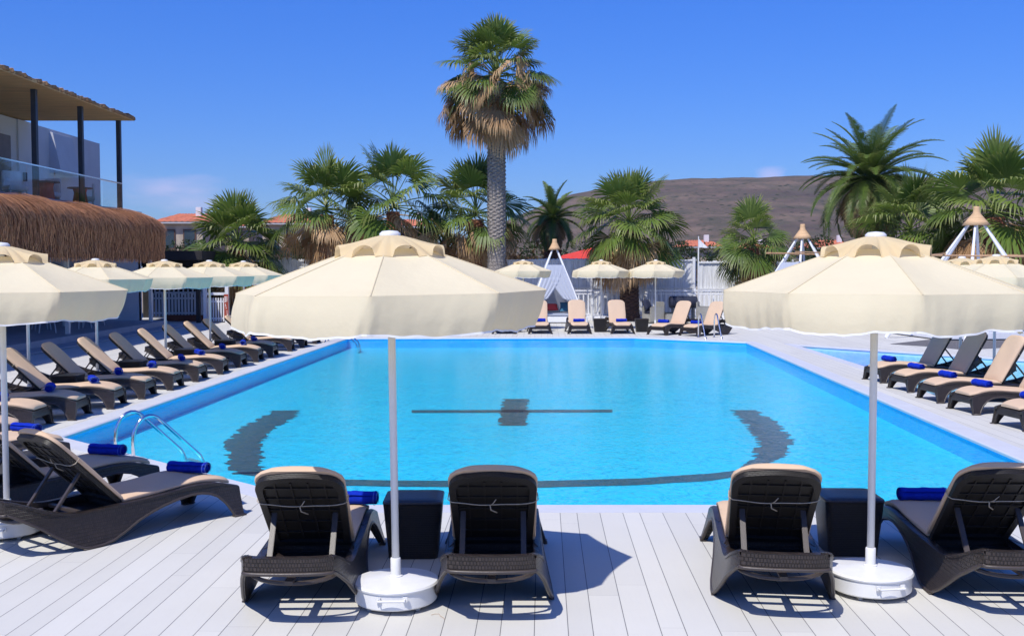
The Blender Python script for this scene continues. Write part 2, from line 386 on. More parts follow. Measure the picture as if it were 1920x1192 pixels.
def reed_mat():
    m, t, b = base('white_reed'); v = coords(t, scale=(1,1,.03)); n = noi(t, v, 38, 2, .5)
    n2 = noi(t, coords(t), 1.5, 4)
    c = mixc(t, ramp(t, n, [(.38, (0,0,0)), (.6, (1,1,1))]), (.60,.61,.63), (.84,.85,.87))
    t.links.new(mixc(t, mth(t, 'MULTIPLY', n2, .4), c, (.62,.63,.66)), b.inputs['Base Color']); b.inputs['Roughness'].default_value = .7
    bmp(t, b, n, .4, .015); return m
M['reed'] = reed_mat()
def trunk_mat(name, a, b_, sc_=14):
    m, t, b = base(name); v = coords(t, scale=(1,1,1.6)); n = noi(t, v, sc_, 5, .7)
    t.links.new(ramp(t, n, [(.35, a), (.65, b_)]), b.inputs['Base Color']); b.inputs['Roughness'].default_value = .9
    bmp(t, b, n, .8, .03); return m
M['trunk'] = trunk_mat('grey_trunk', (.12,.10,.085), (.36,.32,.28))
M['trunk_red'] = trunk_mat('red_trunk', (.09,.03,.015), (.30,.12,.06))
M['trunk_dark'] = trunk_mat('dark_trunk', (.035,.018,.013), (.10,.05,.035))
def hill_mat():
    m, t, b = base('scrub_hillside'); v = coords(t)
    n = noi(t, v, .006, 8, .6, .5); n2 = noi(t, v, .035, 6, .7); n3 = noi(t, coords(t, scale=(.4, .4, 4)), .02, 5, .6)
    vo = nn(t, 'ShaderNodeTexVoronoi'); vo.inputs['Scale'].default_value = .10; vo.inputs['Randomness'].default_value = 1; t.links.new(v, vo.inputs['Vector'])
    c = mixc(t, ramp(t, n, [(.35, (0,0,0)), (.65, (1,1,1))]), (.075,.056,.052), (.17,.12,.092))
    c = mixc(t, mth(t, 'MULTIPLY', ramp(t, n3, [(.45, (0,0,0)), (.6, (1,1,1))]), .5), c, (.23,.165,.12))
    c = mixc(t, ramp(t, n2, [(.42, (0,0,0)), (.62, (1,1,1))]), c, (.085,.075,.055))
    c = mixc(t, ramp(t, vo.outputs['Distance'], [(.13, (1,1,1)), (.26, (0,0,0))]), c, (.022,.03,.016))
    t.links.new(c, b.inputs['Base Color']); b.inputs['Roughness'].default_value = 1; b.inputs['Specular IOR Level'].default_value = 0
    bmp(t, b, mth(t, 'ADD', n2, n), .8, 6); return m
M['hill'] = hill_mat()

# ============================================================ GROUND, DECK, POOLS
POOL = [(-5.83,13.8), (-1.70,9.9), (3.7,9.9), (5.80,12.0), (6.85,31.0), (3.85,33.1), (-5.0,32.6)]
POOL = [tuple(at(*p)[:2]) for p in ((114,819), (622,947))] + [(3.7, at(1000,947).y), (5.80,12.0)] + [tuple(at(*p)[:2]) for p in ((1400,641.5), (1190,632.5), (652,634))]
SP = [tuple(at(*p)[:2]) for p in ((1492,646.5), (1640,693), (1760,745), (2150,745), (2150,690))]
def flat(name, outer, holes, z, mat, **k):
    loops = [[Vector((x, y, z)) for x, y in outer]] + [[Vector((x, y, z)) for x, y in h] for h in holes]
    tris = tessellate_polygon(loops); vs = [q for l in loops for q in l]
    mb = MB(); mb.add(vs, tris); o = mb.build(name, mat)
    bm = bmesh.new(); bm.from_mesh(o.data)
    for f in bm.faces:
        f.normal_update()
        if f.normal.z < 0: f.normal_flip()
    bm.to_mesh(o.data); bm.free(); return o
def inset(poly, d):
    """grow (d>0) the polygon outward"""
    n = len(poly); c = Vector((sum(p[0] for p in poly)/n, sum(p[1] for p in poly)/n)); out = []
    for i in range(n):
        a, b, e = Vector(poly[i-1]), Vector(poly[i]), Vector(poly[(i+1) % n])
        d1 = (b-a).normalized(); d2 = (e-b).normalized()
        n1 = Vector((d1.y, -d1.x)); n2 = Vector((d2.y, -d2.x))
        if n1.dot(b-c) < 0: n1 = -n1
        if n2.dot(b-c) < 0: n2 = -n2
        bi = (n1+n2).normalized(); out.append(tuple(b + bi * d / max(.4, bi.dot(n1))))
    return out
CP = inset(POOL, .30)
DX0, DX1, DY0, DY1 = -34, 34, -6, 47
rect = [(DX0,DY0),(DX1,DY0),(DX1,DY1),(DX0,DY1)]
SPo = inset(SP, .25)
tag(flat('deck', rect, [CP, SPo], 0, M['deck']), kind='structure')
tag(flat('ground', [(-1800,-200),(1800,-200),(1800,2000),(-1800,2000)], [[(DX0+.5,DY0+.5),(DX1-.5,DY0+.5),(DX1-.5,DY1-.5),(DX0+.5,DY1-.5)]], -.03, M['soil']), kind='structure')
# coping ring with a rounded inner lip
def coping(name, poly, wd, top=.004):
    o_ = inset(poly, wd); mb = MB(); n = len(poly); i2 = inset(poly, -.02)
    rows = []
    for ring, z in ((o_, -.05), (o_, top), (poly, top+.002), (i2, top-.012), (i2, -.035), (poly, -.045)):
        rows.append([(x, y, z) for x, y in ring])
    mb.grid(rows, closed=True); return fixn(mb.build(name, M['coping']))
tag(coping('pool_coping', POOL, .30), kind='structure')
tag(coping('shallow_pool_coping', SP, .25), kind='structure')
FZ = -.31; WZ = -.07
def basin(name, poly, z, wm, fm):
    r = empty(name); tag(r, kind='structure')
    mb = MB(); mb.grid([[(x, y, -.04) for x, y in poly], [(x, y, z) for x, y in poly]], closed=True); fixn(mb.build('pool_wall', wm, r))
    f = flat('pool_floor', poly, [], z, fm); f.parent = r
    return r
pb = basin('swimming_pool', POOL, FZ, M['poolwall'], M['pooltile'])
sb = basin('shallow_pool', SP, -.40, M['paletile'], M['paletile'])
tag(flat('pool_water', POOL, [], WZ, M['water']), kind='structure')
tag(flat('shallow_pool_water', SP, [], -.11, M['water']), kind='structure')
# dark mosaic figure on the pool floor
def wob(p, q, n=14, amp=.05):
    out = []
    for i in range(n):
        f = i/n; x = p[0]+(q[0]-p[0])*f; y = p[1]+(q[1]-p[1])*f
        out.append((x + random.uniform(-amp, amp), y))
    return out
def mark(pts, name='mosaic_band', amp=.075, n=16):
    P3 = [tuple(at(x, y, FZ)[:2]) for x, y in pts]; out = []
    for i in range(len(P3)):
        a, b = P3[i], P3[(i+1) % len(P3)]
        k = max(2, int(n * (Vector(a)-Vector(b)).length / 1.1)); out += wob(a, b, k, amp)
    loops = [[Vector((x, y, FZ+.006)) for x, y in out]]
    tris = tessellate_polygon(loops); mb = MB(); mb.add(loops[0], tris); return mb.build(name, M['mark'], pb)
mark([(512,770),(566,769),(540,790),(500,812),(486,838),(490,868),(500,889),(438,889),(426,858),(428,828),(455,802)])
mark([(1373,769),(1412,769),(1452,790),(1484,824),(1478,846),(1450,868),(1420,886),(1376,884),(1410,860),(1424,834),(1404,800)])
mark([(440,886),(500,884),(600,898),(740,901),(1010,902),(1200,897),(1330,888),(1400,880),(1412,889),(1330,901),(1200,909),(1010,914),(740,912),(600,909),(500,897)], amp=.03)
mark([(944,748),(990,748),(986,798),(936,798)], amp=.05)
mark([(772,769),(1148,768),(1148,773),(772,774)], amp=.01)
# violet mosaic strip on the shallow pool floor
P3 = [Vector((*at(x, y, -.4)[:2], -.394)) for x, y in ((1512,664),(1640,682),(1700,720),(1760,748),(1680,735),(1630,702),(1580,690))]
mbp = MB(); mbp.add(P3, tessellate_polygon([P3])); mbp.build('mosaic_band', M['purple'], sb)

# ============================================================ LOUNGER
PROF = [(-.62,.350,.445),(-.58,.335,.44),(-.48,.275,.40),(-.374,.21,.353),(-.26,.125,.315),(-.156,.055,.289),(-.07,.012,.275),(0,0,.27),(.09,.004,.272),(.19,.02,.277),(.31,.068,.280),(.433,.127,.284),(.56,.172,.290),(.687,.206,.299),(.82,.232,.311),(.952,.247,.321),(1.06,.244,.322),(1.146,.226,.316),(1.22,.19,.306),(1.288,.125,.293),(1.33,.06,.28),(1.36,.0,.272),(1.45,.0,.245)]
def topz(t):
    for a, b in zip(PROF, PROF[1:]):
        if a[0] <= t <= b[0]: f = (t-a[0])/(b[0]-a[0]); return a[2]+(b[2]-a[2])*f
    return PROF[-1][2]
def make_lounger(ang=44, cushion=True):
    root = empty('sun_lounger'); root['category'] = 'sun lounger'
    HW = .325
    def nar(t): return .055*max(0, (-.34-t)/.28)**2
    def xo(z, t): return HW - nar(t) + .075*max(0, (.3 - z)/.3)**1.3
    mb = MB()
    for sgn in (-1, 1):
        J = 7; rows_o = []; rows_i = []
        for t, zb, zt in PROF:
            ro = []; ri = []
            for j in range(J):
                z = zb + (zt-zb)*j/(J-1)
                ro.append((sgn*xo(z, t), t, z)); ri.append((sgn*(xo(z, t)-.022), t, z))
            rows_o.append(ro + ri[::-1])
        mb.grid(rows_o, closed=True)
        mb.add(rows_o[0], [tuple(range(2*J))]); mb.add(rows_o[-1], [tuple(range(2*J))])
        # broad top rail turning inward
        rows = []
        for t, zb, zt in PROF:
            h_ = HW-nar(t); rows.append([(sgn*(h_+.006), t, zt-.014), (sgn*(h_+.004), t, zt+.004), (sgn*(h_-.02), t, zt+.012), (sgn*(h_-.055), t, zt+.008), (sgn*(h_-.06), t, zt-.03), (sgn*(h_-.04), t, zt-.03)])
        mb.grid(rows, closed=True); mb.add(rows[0], [tuple(range(6))]); mb.add(rows[-1], [tuple(range(6))])
    # dark tray under the hinge
    mb.box((0, .16, .205), (2*HW-.03, .52, .02)); mb.box((0, .385, .235), (2*HW-.05, .03, .09))
    # tail band, bowed backwards
    rows = []
    for j in range(6):
        z0 = .362 + (.447-.362)*j/5; HT = HW-.055
        rows.append([(HT*math.sin(a), -.60 - .055*math.cos(a)**.7 if math.cos(a) > 0 else -.60, z0 + (.0)) for a in [(-1+2*k/16)*math.pi/2 for k in range(17)]])
    inner = [[(x*.93, y+.05, z) for x, y, z in r] for r in rows[::-1]]
    mb.grid(rows + inner + [rows[0]])
    # foot skirt with an arch between the front legs
    rows = []
    n = 18
    top_, bot_ = [], []
    for k in range(n+1):
        f = -1+2*k/n; x = f*(HW+.0)
        zb = .15*min(1, max(0, (1-abs(f))/.16))**.5 if abs(f) > .80 else .15
        if abs(f) > .84: zb = 0
        xb = f*(HW+.0) if abs(f) < .84 else f*(HW+.06)
        bot_.append((xb, 1.445, zb)); top_.append((x, 1.43, .25))
    mid_ = [((a[0]+b[0])/2, 1.443, (a[2]+b[2])/2) for a, b in zip(bot_, top_)]
    rows = [bot_, mid_, top_]; back = [[(x, y-.03, z) for x, y, z in r] for r in rows[::-1]]
    mb.grid(rows + back + [rows[0]])
    # seat platform
    g1 = []; ts = [.33 + i*(1.43-.33)/14 for i in range(15)]
    for t in ts: g1.append([(-HW+.05, t, topz(t)-.004), (-.1, t, topz(t)-.012), (.1, t, topz(t)-.012), (HW-.05, t, topz(t)-.004)])
    g2 = [[(x, y, z-.025) for x, y, z in r] for r in g1[::-1]]
    mb.grid(g1 + g2 + [g1[0]])
    fixn(mb.build('frame', M['wicker'], root, auto=40))
    # resin lip following the lower edge, and across the tail
    mb = MB()
    for sgn in (-1, 1):
        mb.tube([(sgn*(xo(zb, t)-.008), t, zb+.006) for t, zb, zt in PROF], .0125, 6)
        mb.box((sgn*(HW+.055), 1.41, .006), (.05, .12, .012))
        mb.box((sgn*(HW+.062), .0, .004), (.035, .14, .008))
    mb.tube([((HW-.055)*math.sin(a)*1.01, -.605-.055*max(0, math.cos(a))**.7, .350) for a in [(-1+2*k/20)*math.pi/2 for k in range(21)]], .012, 6)
    mb.build('lip', M['plastic'], root, smooth=True)
    # rack under the back: cross bars and a middle bar
    mb = MB()
    mb.box((0, -.37, .30), (.60, .035, .03)); mb.box((0, -.20, .265), (.60, .05, .025)); mb.box((0, .02, .25), (.60, .04, .025))
    mb.box((0, -.40, .285), (.05, .42, .02)); 
    rows = [[(.27*math.sin(a), -.50+.10*(1-math.cos(a)), .30-.05*math.cos(a)) for a in [(-1+2*k/12)*math.pi/2 for k in range(13)]]]
    mb.tube(rows[0], .014, 6)
    mb.build('rack', M['plastic'], root)
    # backrest, hinged at y=.34
    br = empty('backrest_pivot')
    bpy.data.objects.remove(br)
    W2, L = .285, .83
    def outline(w, l, r, n=8, y0=0, bow=.02):
        pts = [(-w+.02, y0), (w-.02, y0)]
        for k in range(n+1):
            a = k/n*math.pi/2; pts.append((w-r+r*math.cos(a), l-r*1.15+r*1.15*math.sin(a)))
        m = len(pts)
        for k in range(1, 6): f = k/6; pts.append(((w-r)*(1-2*f), l + bow*math.sin(f*math.pi)))
        for k in range(n+1):
            a = math.pi/2 + k/n*math.pi/2; pts.append((-w+r+r*math.cos(a), l-r*1.15+r*1.15*math.sin(a)))
        return pts
    # local: x lateral, y up the back, z = front normal
    mb = MB()
    o1 = outline(W2, L, .12); o2 = outline(W2-.045, L-.05, .10, y0=.05)
    n = len(o1)
    vs = [(x, y, 0) for x, y in o1] + [(x, y, -.035) for x, y in o1] + [(x, y, -.035) for x, y in o2] + [(x, y, -.014) for x, y in o2]
    fs = [tuple(range(n))]
    for a, b in ((0, 1), (1, 2), (2, 3)):
        for k in range(n): fs.append((a*n+k, a*n+(k+1) % n, b*n+(k+1) % n, b*n+k))
    fs.append(tuple(3*n+k for k in range(n))[::-1])
    mb.add(vs, fs)
    for yy in (.16, .30, .44, .58, .70): mb.box((0, yy, -.018), (2*W2-.10, .012, .012))
    for xx in (-.16, -.055, .055, .16): mb.box((xx, .42, -.017), (.010, .68, .010))
    back = fixn(mb.build('backrest', M['wicker_back'], root, auto=40))
    back.location = (0, .34, .298); back.rotation_euler = (math.pi - R(ang), 0, 0)
    # local y goes towards the tail & up: mirror so that the front normal looks forward/up
    back.rotation_euler = (0, 0, 0)
    up = Vector((0, -math.cos(R(ang)), math.sin(R(ang)))); fr = Vector((0, math.sin(R(ang)), math.cos(R(ang))))
    xx = up.cross(fr)
    back.matrix_local = Matrix(((xx.x, up.x, fr.x, 0), (xx.y, up.y, fr.y, .34), (xx.z, up.z, fr.z, .298), (0, 0, 0, 1)))
    def pad(name, ts_, wfun, zf, th, par, mat_):
        rows = []
        for i, t in enumerate(ts_):
            wd, y = wfun(i, t)
            e = min(1, min(i, len(ts_)-1-i)/1.0)
            h = th*(.72 if e == 0 else 1)
            z = zf(t); r = []
            for k in range(-6, 7):
                f = k/6; r.append((wd*f, y, z + h*(1-.45*abs(f)**7) + .004*math.sin(9*t+3*f)))
            r += [(wd*1.012, y, z+h*.3), (wd*.99, y, z+.002), (-wd*.99, y, z+.002), (-wd*1.012, y, z+h*.3)]
            rows.append(r)
        m_ = MB(); m_.grid(rows, closed=True); m_.add(rows[0], [tuple(range(len(rows[0])))]); m_.add(rows[-1], [tuple(range(len(rows[0])))])
        return fixn(m_.build(name, mat_, par, auto=50))
    if cushion:
        def wseat(i, t):
            f = max(0, (t-1.30)/.12); return (.282*(1-.22*f*f) if f > 0 else .282), t
        seat = pad('seat_cushion', [.345+i*(1.415-.345)/22 for i in range(23)] + [1.425], wseat, lambda t: topz(min(t, 1.42))+.010, .048, root, M['cush'])
        def wback(i, t):
            l = L+.022; f = max(0, (t-(l-.12))/.12); return .287*(1-(1-math.sqrt(max(0, 1-f*f)))*.42), t
        pad('back_cushion', [.02+i*(L+.0-.02)/18 for i in range(19)] + [L+.018, L+.03], wback, lambda t: .004, .048, back, M['cush'])
        mb = MB()
        ps = [(-.293, .55, .03), (-.297, .55, -.02), (-.27, .552, -.041)] + [(-.27+.54*k/12, .55-.028*math.sin(math.pi*k/12), -.043-.003*math.sin(k)) for k in range(1, 12)] + [(.27, .552, -.041), (.297, .55, -.02), (.293, .55, .03)]
        mb.tube(ps, .0036, 5)
        mb.tube([(.02, .522, -.046), (.0, .56, -.056), (-.02, .60, -.05)], .003, 5)
        mb.tube([(.02, .522, -.046), (.015, .49, -.062), (-.025, .445, -.055)], .0042, 5)
        mb.build('tie_cord', M['cord'], back, smooth=True)
    # two props holding the back
    mb_a = Vector((0, .34, .298)) + up*.42 - fr*.03
    for sgn in (-1, 1):
        mb = MB(); mb.bar((sgn*.20, mb_a.y, mb_a.z), (sgn*.20, -.20, .285), .036, .018, up=(0,1,0)); mb.build('prop', M['plastic'], root, bevel=.003)
    return root
def make_towel():
    """rolled towel lying along x, resting on z=0"""
    root = empty('rolled_towel'); root['category'] = 'towel'
    mb = MB(); rows = []; N = 58
    prof = []
    for k in range(N+1):
        a = k/N*2*math.pi*3.4; r = .012 + .050*(k/N)
        prof.append((r*math.cos(a), r*math.sin(a)))
    xs = [-.19, -.186, -.165, -.14, -.11, -.08, -.05, -.02, .01, .04, .07, .10, .13, .16, .186, .19]
    for x in xs:
        e = .004*math.sin(x*37) ; cone = abs(x) > .188
        lump = 1 + .035*math.sin(x*31+1) + .02*math.sin(x*67)
        rows.append([(x + .012*(k/N)*(1 if x > 0 else -1)*(-1), p[0]*1.16*lump*(1-(.05 if cone else 0))+e, .058 + p[1]*(lump if p[1] > 0 else 1)*(1-(.06 if cone else 0))) for k, p in enumerate(prof)])
    mb.grid(rows)
    # plug the core so no light shows through
    mb.lathe([(0, -.17), (.045, -.17), (.045, .17), (0, .17)], n=16)
    k0 = len(mb.v) - 64
    for i in range(k0, len(mb.v)): x, y, z = mb.v[i]; mb.v[i] = (z, y*1.1, .058 + x)
    mb.build('roll', M['towel'], root, smooth=True)
    mb = MB()
    for x in (.165,):
        mb.tube([(x, (.0635)*1.12*math.cos(a), .058+.0630*math.sin(a)) for a in [k/24*2*math.pi for k in range(24)]], .0015, 4, closed=True)
    mb.tube([(.186, p[0]*1.10, .058+p[1]*.96) for p in prof[30:]], .0015, 4)
    mb.build('piping', M['towel_trim'], root)
    return root
jit = random.Random(77); protos = {}
for a_ in (44, 60): protos[a_] = (make_lounger(a_), [False])
towel_p, towel_u = make_towel(), [False]
def lounger(fx, fy, head, label, group, ang=44, tl=None, tt=1.15, tx=0, trot=0, scale=1):
    """(fx,fy) = middle of the foot end on the ground; head = compass angle of the foot direction from +x"""
    if group != 'loungers with their backs to the camera': head += jit.uniform(-2.2, 2.2)
    d = Vector((math.cos(R(head)), math.sin(R(head))))
    o = Vector((fx, fy)) - d*1.42
    rz = R(head - 90)
    L_ = place(*protos[ang], (o.x, o.y, .003), rz, label, group)
    if tl:
        q = Matrix.Rotation(rz, 3, 'Z') @ Vector((tx, tt, topz(tt)+.055)); 
        T_ = place(towel_p, towel_u, (o.x+q.x, o.y+q.y, q.z+.001), rz + R(trot), tl, 'rolled towels on the loungers')
        T_.scale = (jit.uniform(.92, 1.08), jit.uniform(.95, 1.1), jit.uniform(.86, 1.0))
    return L_
# near four, seen from behind
GN = 'loungers with their backs to the camera'
def near(px, py, head, lab, **k):
    c = at(px, py); d = Vector((math.cos(R(head)), math.sin(R(head))))
    return lounger(c.x + d.x*1.42, c.y + d.y*1.42, head, lab, GN, **k)
near(573, 1122, 91.5, 'dark wicker lounger seen from behind, left of the white umbrella base in the middle', tl='blue rolled towel showing right of the leftmost back-turned lounger', tt=1.16, tx=.17, trot=-4)
near(925, 1118, 90, 'dark wicker lounger seen straight from behind, right of the middle umbrella pole')
near(1447, 1114, 83, 'dark wicker lounger seen from behind, left of the white base with the handle in front', tl='blue rolled towel hidden almost wholly behind the third back-turned lounger', tt=1.2)
near(1849, 1110, 88, 'dark wicker lounger seen from behind in the lower right corner', tl='dark blue rolled towel on the seat in the lower right corner', tt=1.15, tx=-.04, trot=2)
# the angled ones at the near left corner of the pool
GL = 'loungers along the left side of the pool'
lounger(-2.70, 9.62, 51, 'large dark wicker lounger in side view by the pool ladder, its seat towards the water', GL, tl='two tone blue rolled towel at the foot of the big side view lounger', tt=1.17, tx=-.02, trot=27)
lounger(-3.72, 10.55, 50, 'shaded lounger directly behind the big side view lounger, next to the pool ladder', GL, tl='navy looking rolled towel in the shade just left of the pool ladder', tt=1.1, trot=27)
lounger(-5.12, 11.95, 42, 'lounger with sunlit foot end at the left edge where the pool corner begins', GL, tl='bright blue rolled towel on the lounger at the pool corner on the left', tt=1.1, tx=.0, trot=25)
lounger(-6.05, 13.05, 22, 'lounger at the left edge almost hidden by the one in front, its seat in shade', GL, tl='dark blue rolled towel cut by the left edge of the photo in the shade', tt=1.0)
rows_left = [(-6.42,14.55),(-6.28,15.6),(-6.18,16.8),(-6.12,18.05),(-6.04,19.3),(-6.0,20.7),(-5.93,22.1),(-5.93,23.6),(-5.86,24.9),(-5.80,26.2),(-5.74,28.0),(-5.66,29.3),(-5.56,30.7)]
names = ['beige lounger at the left edge with only its foot end in view','shaded lounger just before the first full sunlit backrest at the left edge',
 'lounger with the nearest full sunlit beige backrest at the left edge','lounger with the nearest fully shaded backrest, second backrest from the left edge',
 'lounger with sunlit beige backrest just behind the nearest shaded one','shaded lounger fourth from the left edge counting backrests along the left row',
 'sunlit lounger whose backrest stands just left of the third umbrella pole','shaded lounger whose backrest stands just right of the third umbrella pole',
 'sunlit lounger whose backrest stands left of the fourth umbrella pole','shaded lounger right behind the fourth umbrella pole',
 'sunlit lounger whose head end is hidden by the big middle canopy','shaded low looking lounger second from the far end of the left row','farthest lounger of the left row, beside the far left ladder']
for i, ((x, y), nm) in enumerate(zip(rows_left, names)):
    tw = ['cut by the left edge on a sunlit foot end','on the shaded lounger at the left edge','on the lounger with the nearest full sunlit backrest','on the lounger with the nearest fully shaded backrest',
      'on the third backrest lounger from the left edge','on the fourth backrest lounger from the left edge','on the sunlit lounger beside the third umbrella pole','on the shaded lounger behind the third umbrella pole',
      'on the sunlit lounger beside the fourth umbrella pole','on the shaded lounger behind the fourth umbrella pole','on the third lounger from the far end of the left row','on the second lounger from the far end of the left row','on the farthest lounger of the left row'][i]
    lounger(x - .02, y, 4, nm, GL, tl='blue rolled towel ' + tw, tt=.98 + .06*((i*7) % 3 - 1), trot=[20,14,22,17,12,18,24,15,9,16,19,12,14][i])
# right row
GR = 'loungers along the right side of the pool'
rr = [(6.90,20.45),(6.86,18.95),(6.82,17.5),(6.80,16.15),(6.78,14.55)]
rn = ['lounger at the far end of the right row, its backrest in shade','second lounger from the far end of the right row, its wide backrest in umbrella shade',
 'right row lounger with the sunlit backrest cut by the right edge','right row lounger whose backrest is out of frame, towel beside the near white pole','nearest lounger of the right row, only its foot end in view']
for i, ((x, y), nm) in enumerate(zip(rr, rn)):
    tw = ['on the farthest lounger of the right row','on the second farthest lounger of the right row','on the middle lounger of the right row','on the second nearest lounger of the right row','cut by the right edge on the nearest lounger of the right row'][i]
    lounger(x + .02, y, 186, nm, GR, ang=60, tl='blue rolled towel ' + tw, tt=1.10, tx=.02, trot=4)
# back row
GB = 'loungers at the far side of the pool'
bk = [(945, 626, -92, 'half hidden lounger at the far side, under the right rim of the big middle canopy', 0), (1013, 626, -88, 'far side lounger beside the right tip of the big middle canopy', 1),
 (1087, 626, -90, 'far side lounger with its beige backrest fully in the sun', 1), (1168, 626, -88, 'far side lounger with shaded backrest in front of the dark trunk', 1),
 (1232, 628, -134, 'angled far side lounger with half shaded backrest, left of the far ladder', 1), (1292, 630, -136, 'angled far side lounger right behind the far ladder', 1)]
for px, py, hd, nm, tw in bk:
    c = at(px, py); lounger(c.x, c.y, hd, nm, GB, ang=60, tl=(['','blue rolled towel beside the right tip of the big middle canopy','blue rolled towel on the far side lounger with fully sunlit backrest','blue rolled towel on the far side lounger before the dark trunk','blue rolled towel on the angled far side lounger left of the ladder','blue rolled towel on the angled far side lounger behind the ladder'][bk.index((px, py, hd, nm, tw))]) if tw else None, tt=1.08, trot=180+6)

# ============================================================ SIDE TABLES
def make_table():
    root = empty('side_table'); root['category'] = 'side table'
    def ring(w, z, r=.05):
        pts = []
        for cx, cy, a0 in ((w-r, w-r, 0), (-w+r, w-r, 90), (-w+r, -w+r, 180), (w-r, -w+r, 270)):
            for k in range(5): a = R(a0+k*22.5); pts.append((cx+r*math.cos(a), cy+r*math.sin(a), z))
        return pts
    mb = MB(); rows = [ring(.185, .0), ring(.195, .12), ring(.208, .26), ring(.218, .38), ring(.222, .415)]
    mb.grid(rows, closed=True); mb.add(rows[0], [tuple(range(20))]); fixn(mb.build('body', M['wicker_box'], root, auto=40))
    mb = MB(); rows = [ring(.222, .416), ring(.226, .425), ring(.222, .437), ring(.205, .444), ring(.10, .446)]
    mb.grid(rows, closed=True); mb.add(rows[-1], [tuple(range(20))]); fixn(mb.build('table_top', M['wicker'], root, auto=40))
    return root
tp, tu = make_table(), [False]
GT = 'dark wicker box tables beside the loungers'
def table(x, y, rz, lab): return place(tp, tu, (x, y, .002), rz, lab, GT)
table(-.75, 8.15, .02, 'black box table behind the middle umbrella pole')
table(2.60, 8.22, -.03, 'black box table behind the right umbrella pole')
table(-4.55, 9.95, .7, 'black box table in shade beside the big side view lounger')
for x, y, l in ((-7.25,17.42,'dark box table beside the nearest shaded backrest at left'), (-7.1,20.0,'dark box table left of the second shaded backrest at left'), (-6.95,22.8,'dark box table by the third umbrella pole of the left row'), (-6.85,25.55,'dark box table by the fourth umbrella pole of the left row'), (-6.8,28.6,'dark box table near the far end of the left row')):
    table(x, y, .05, l)
for px, l in ((967,'far side dark box table under the right rim of the big middle canopy'), (1125,'far side dark box table left of the dark trunk'), (1203,'far side dark box table right of the dark trunk')):
    c = at(px, 622); table(c.x, c.y, 0, l)

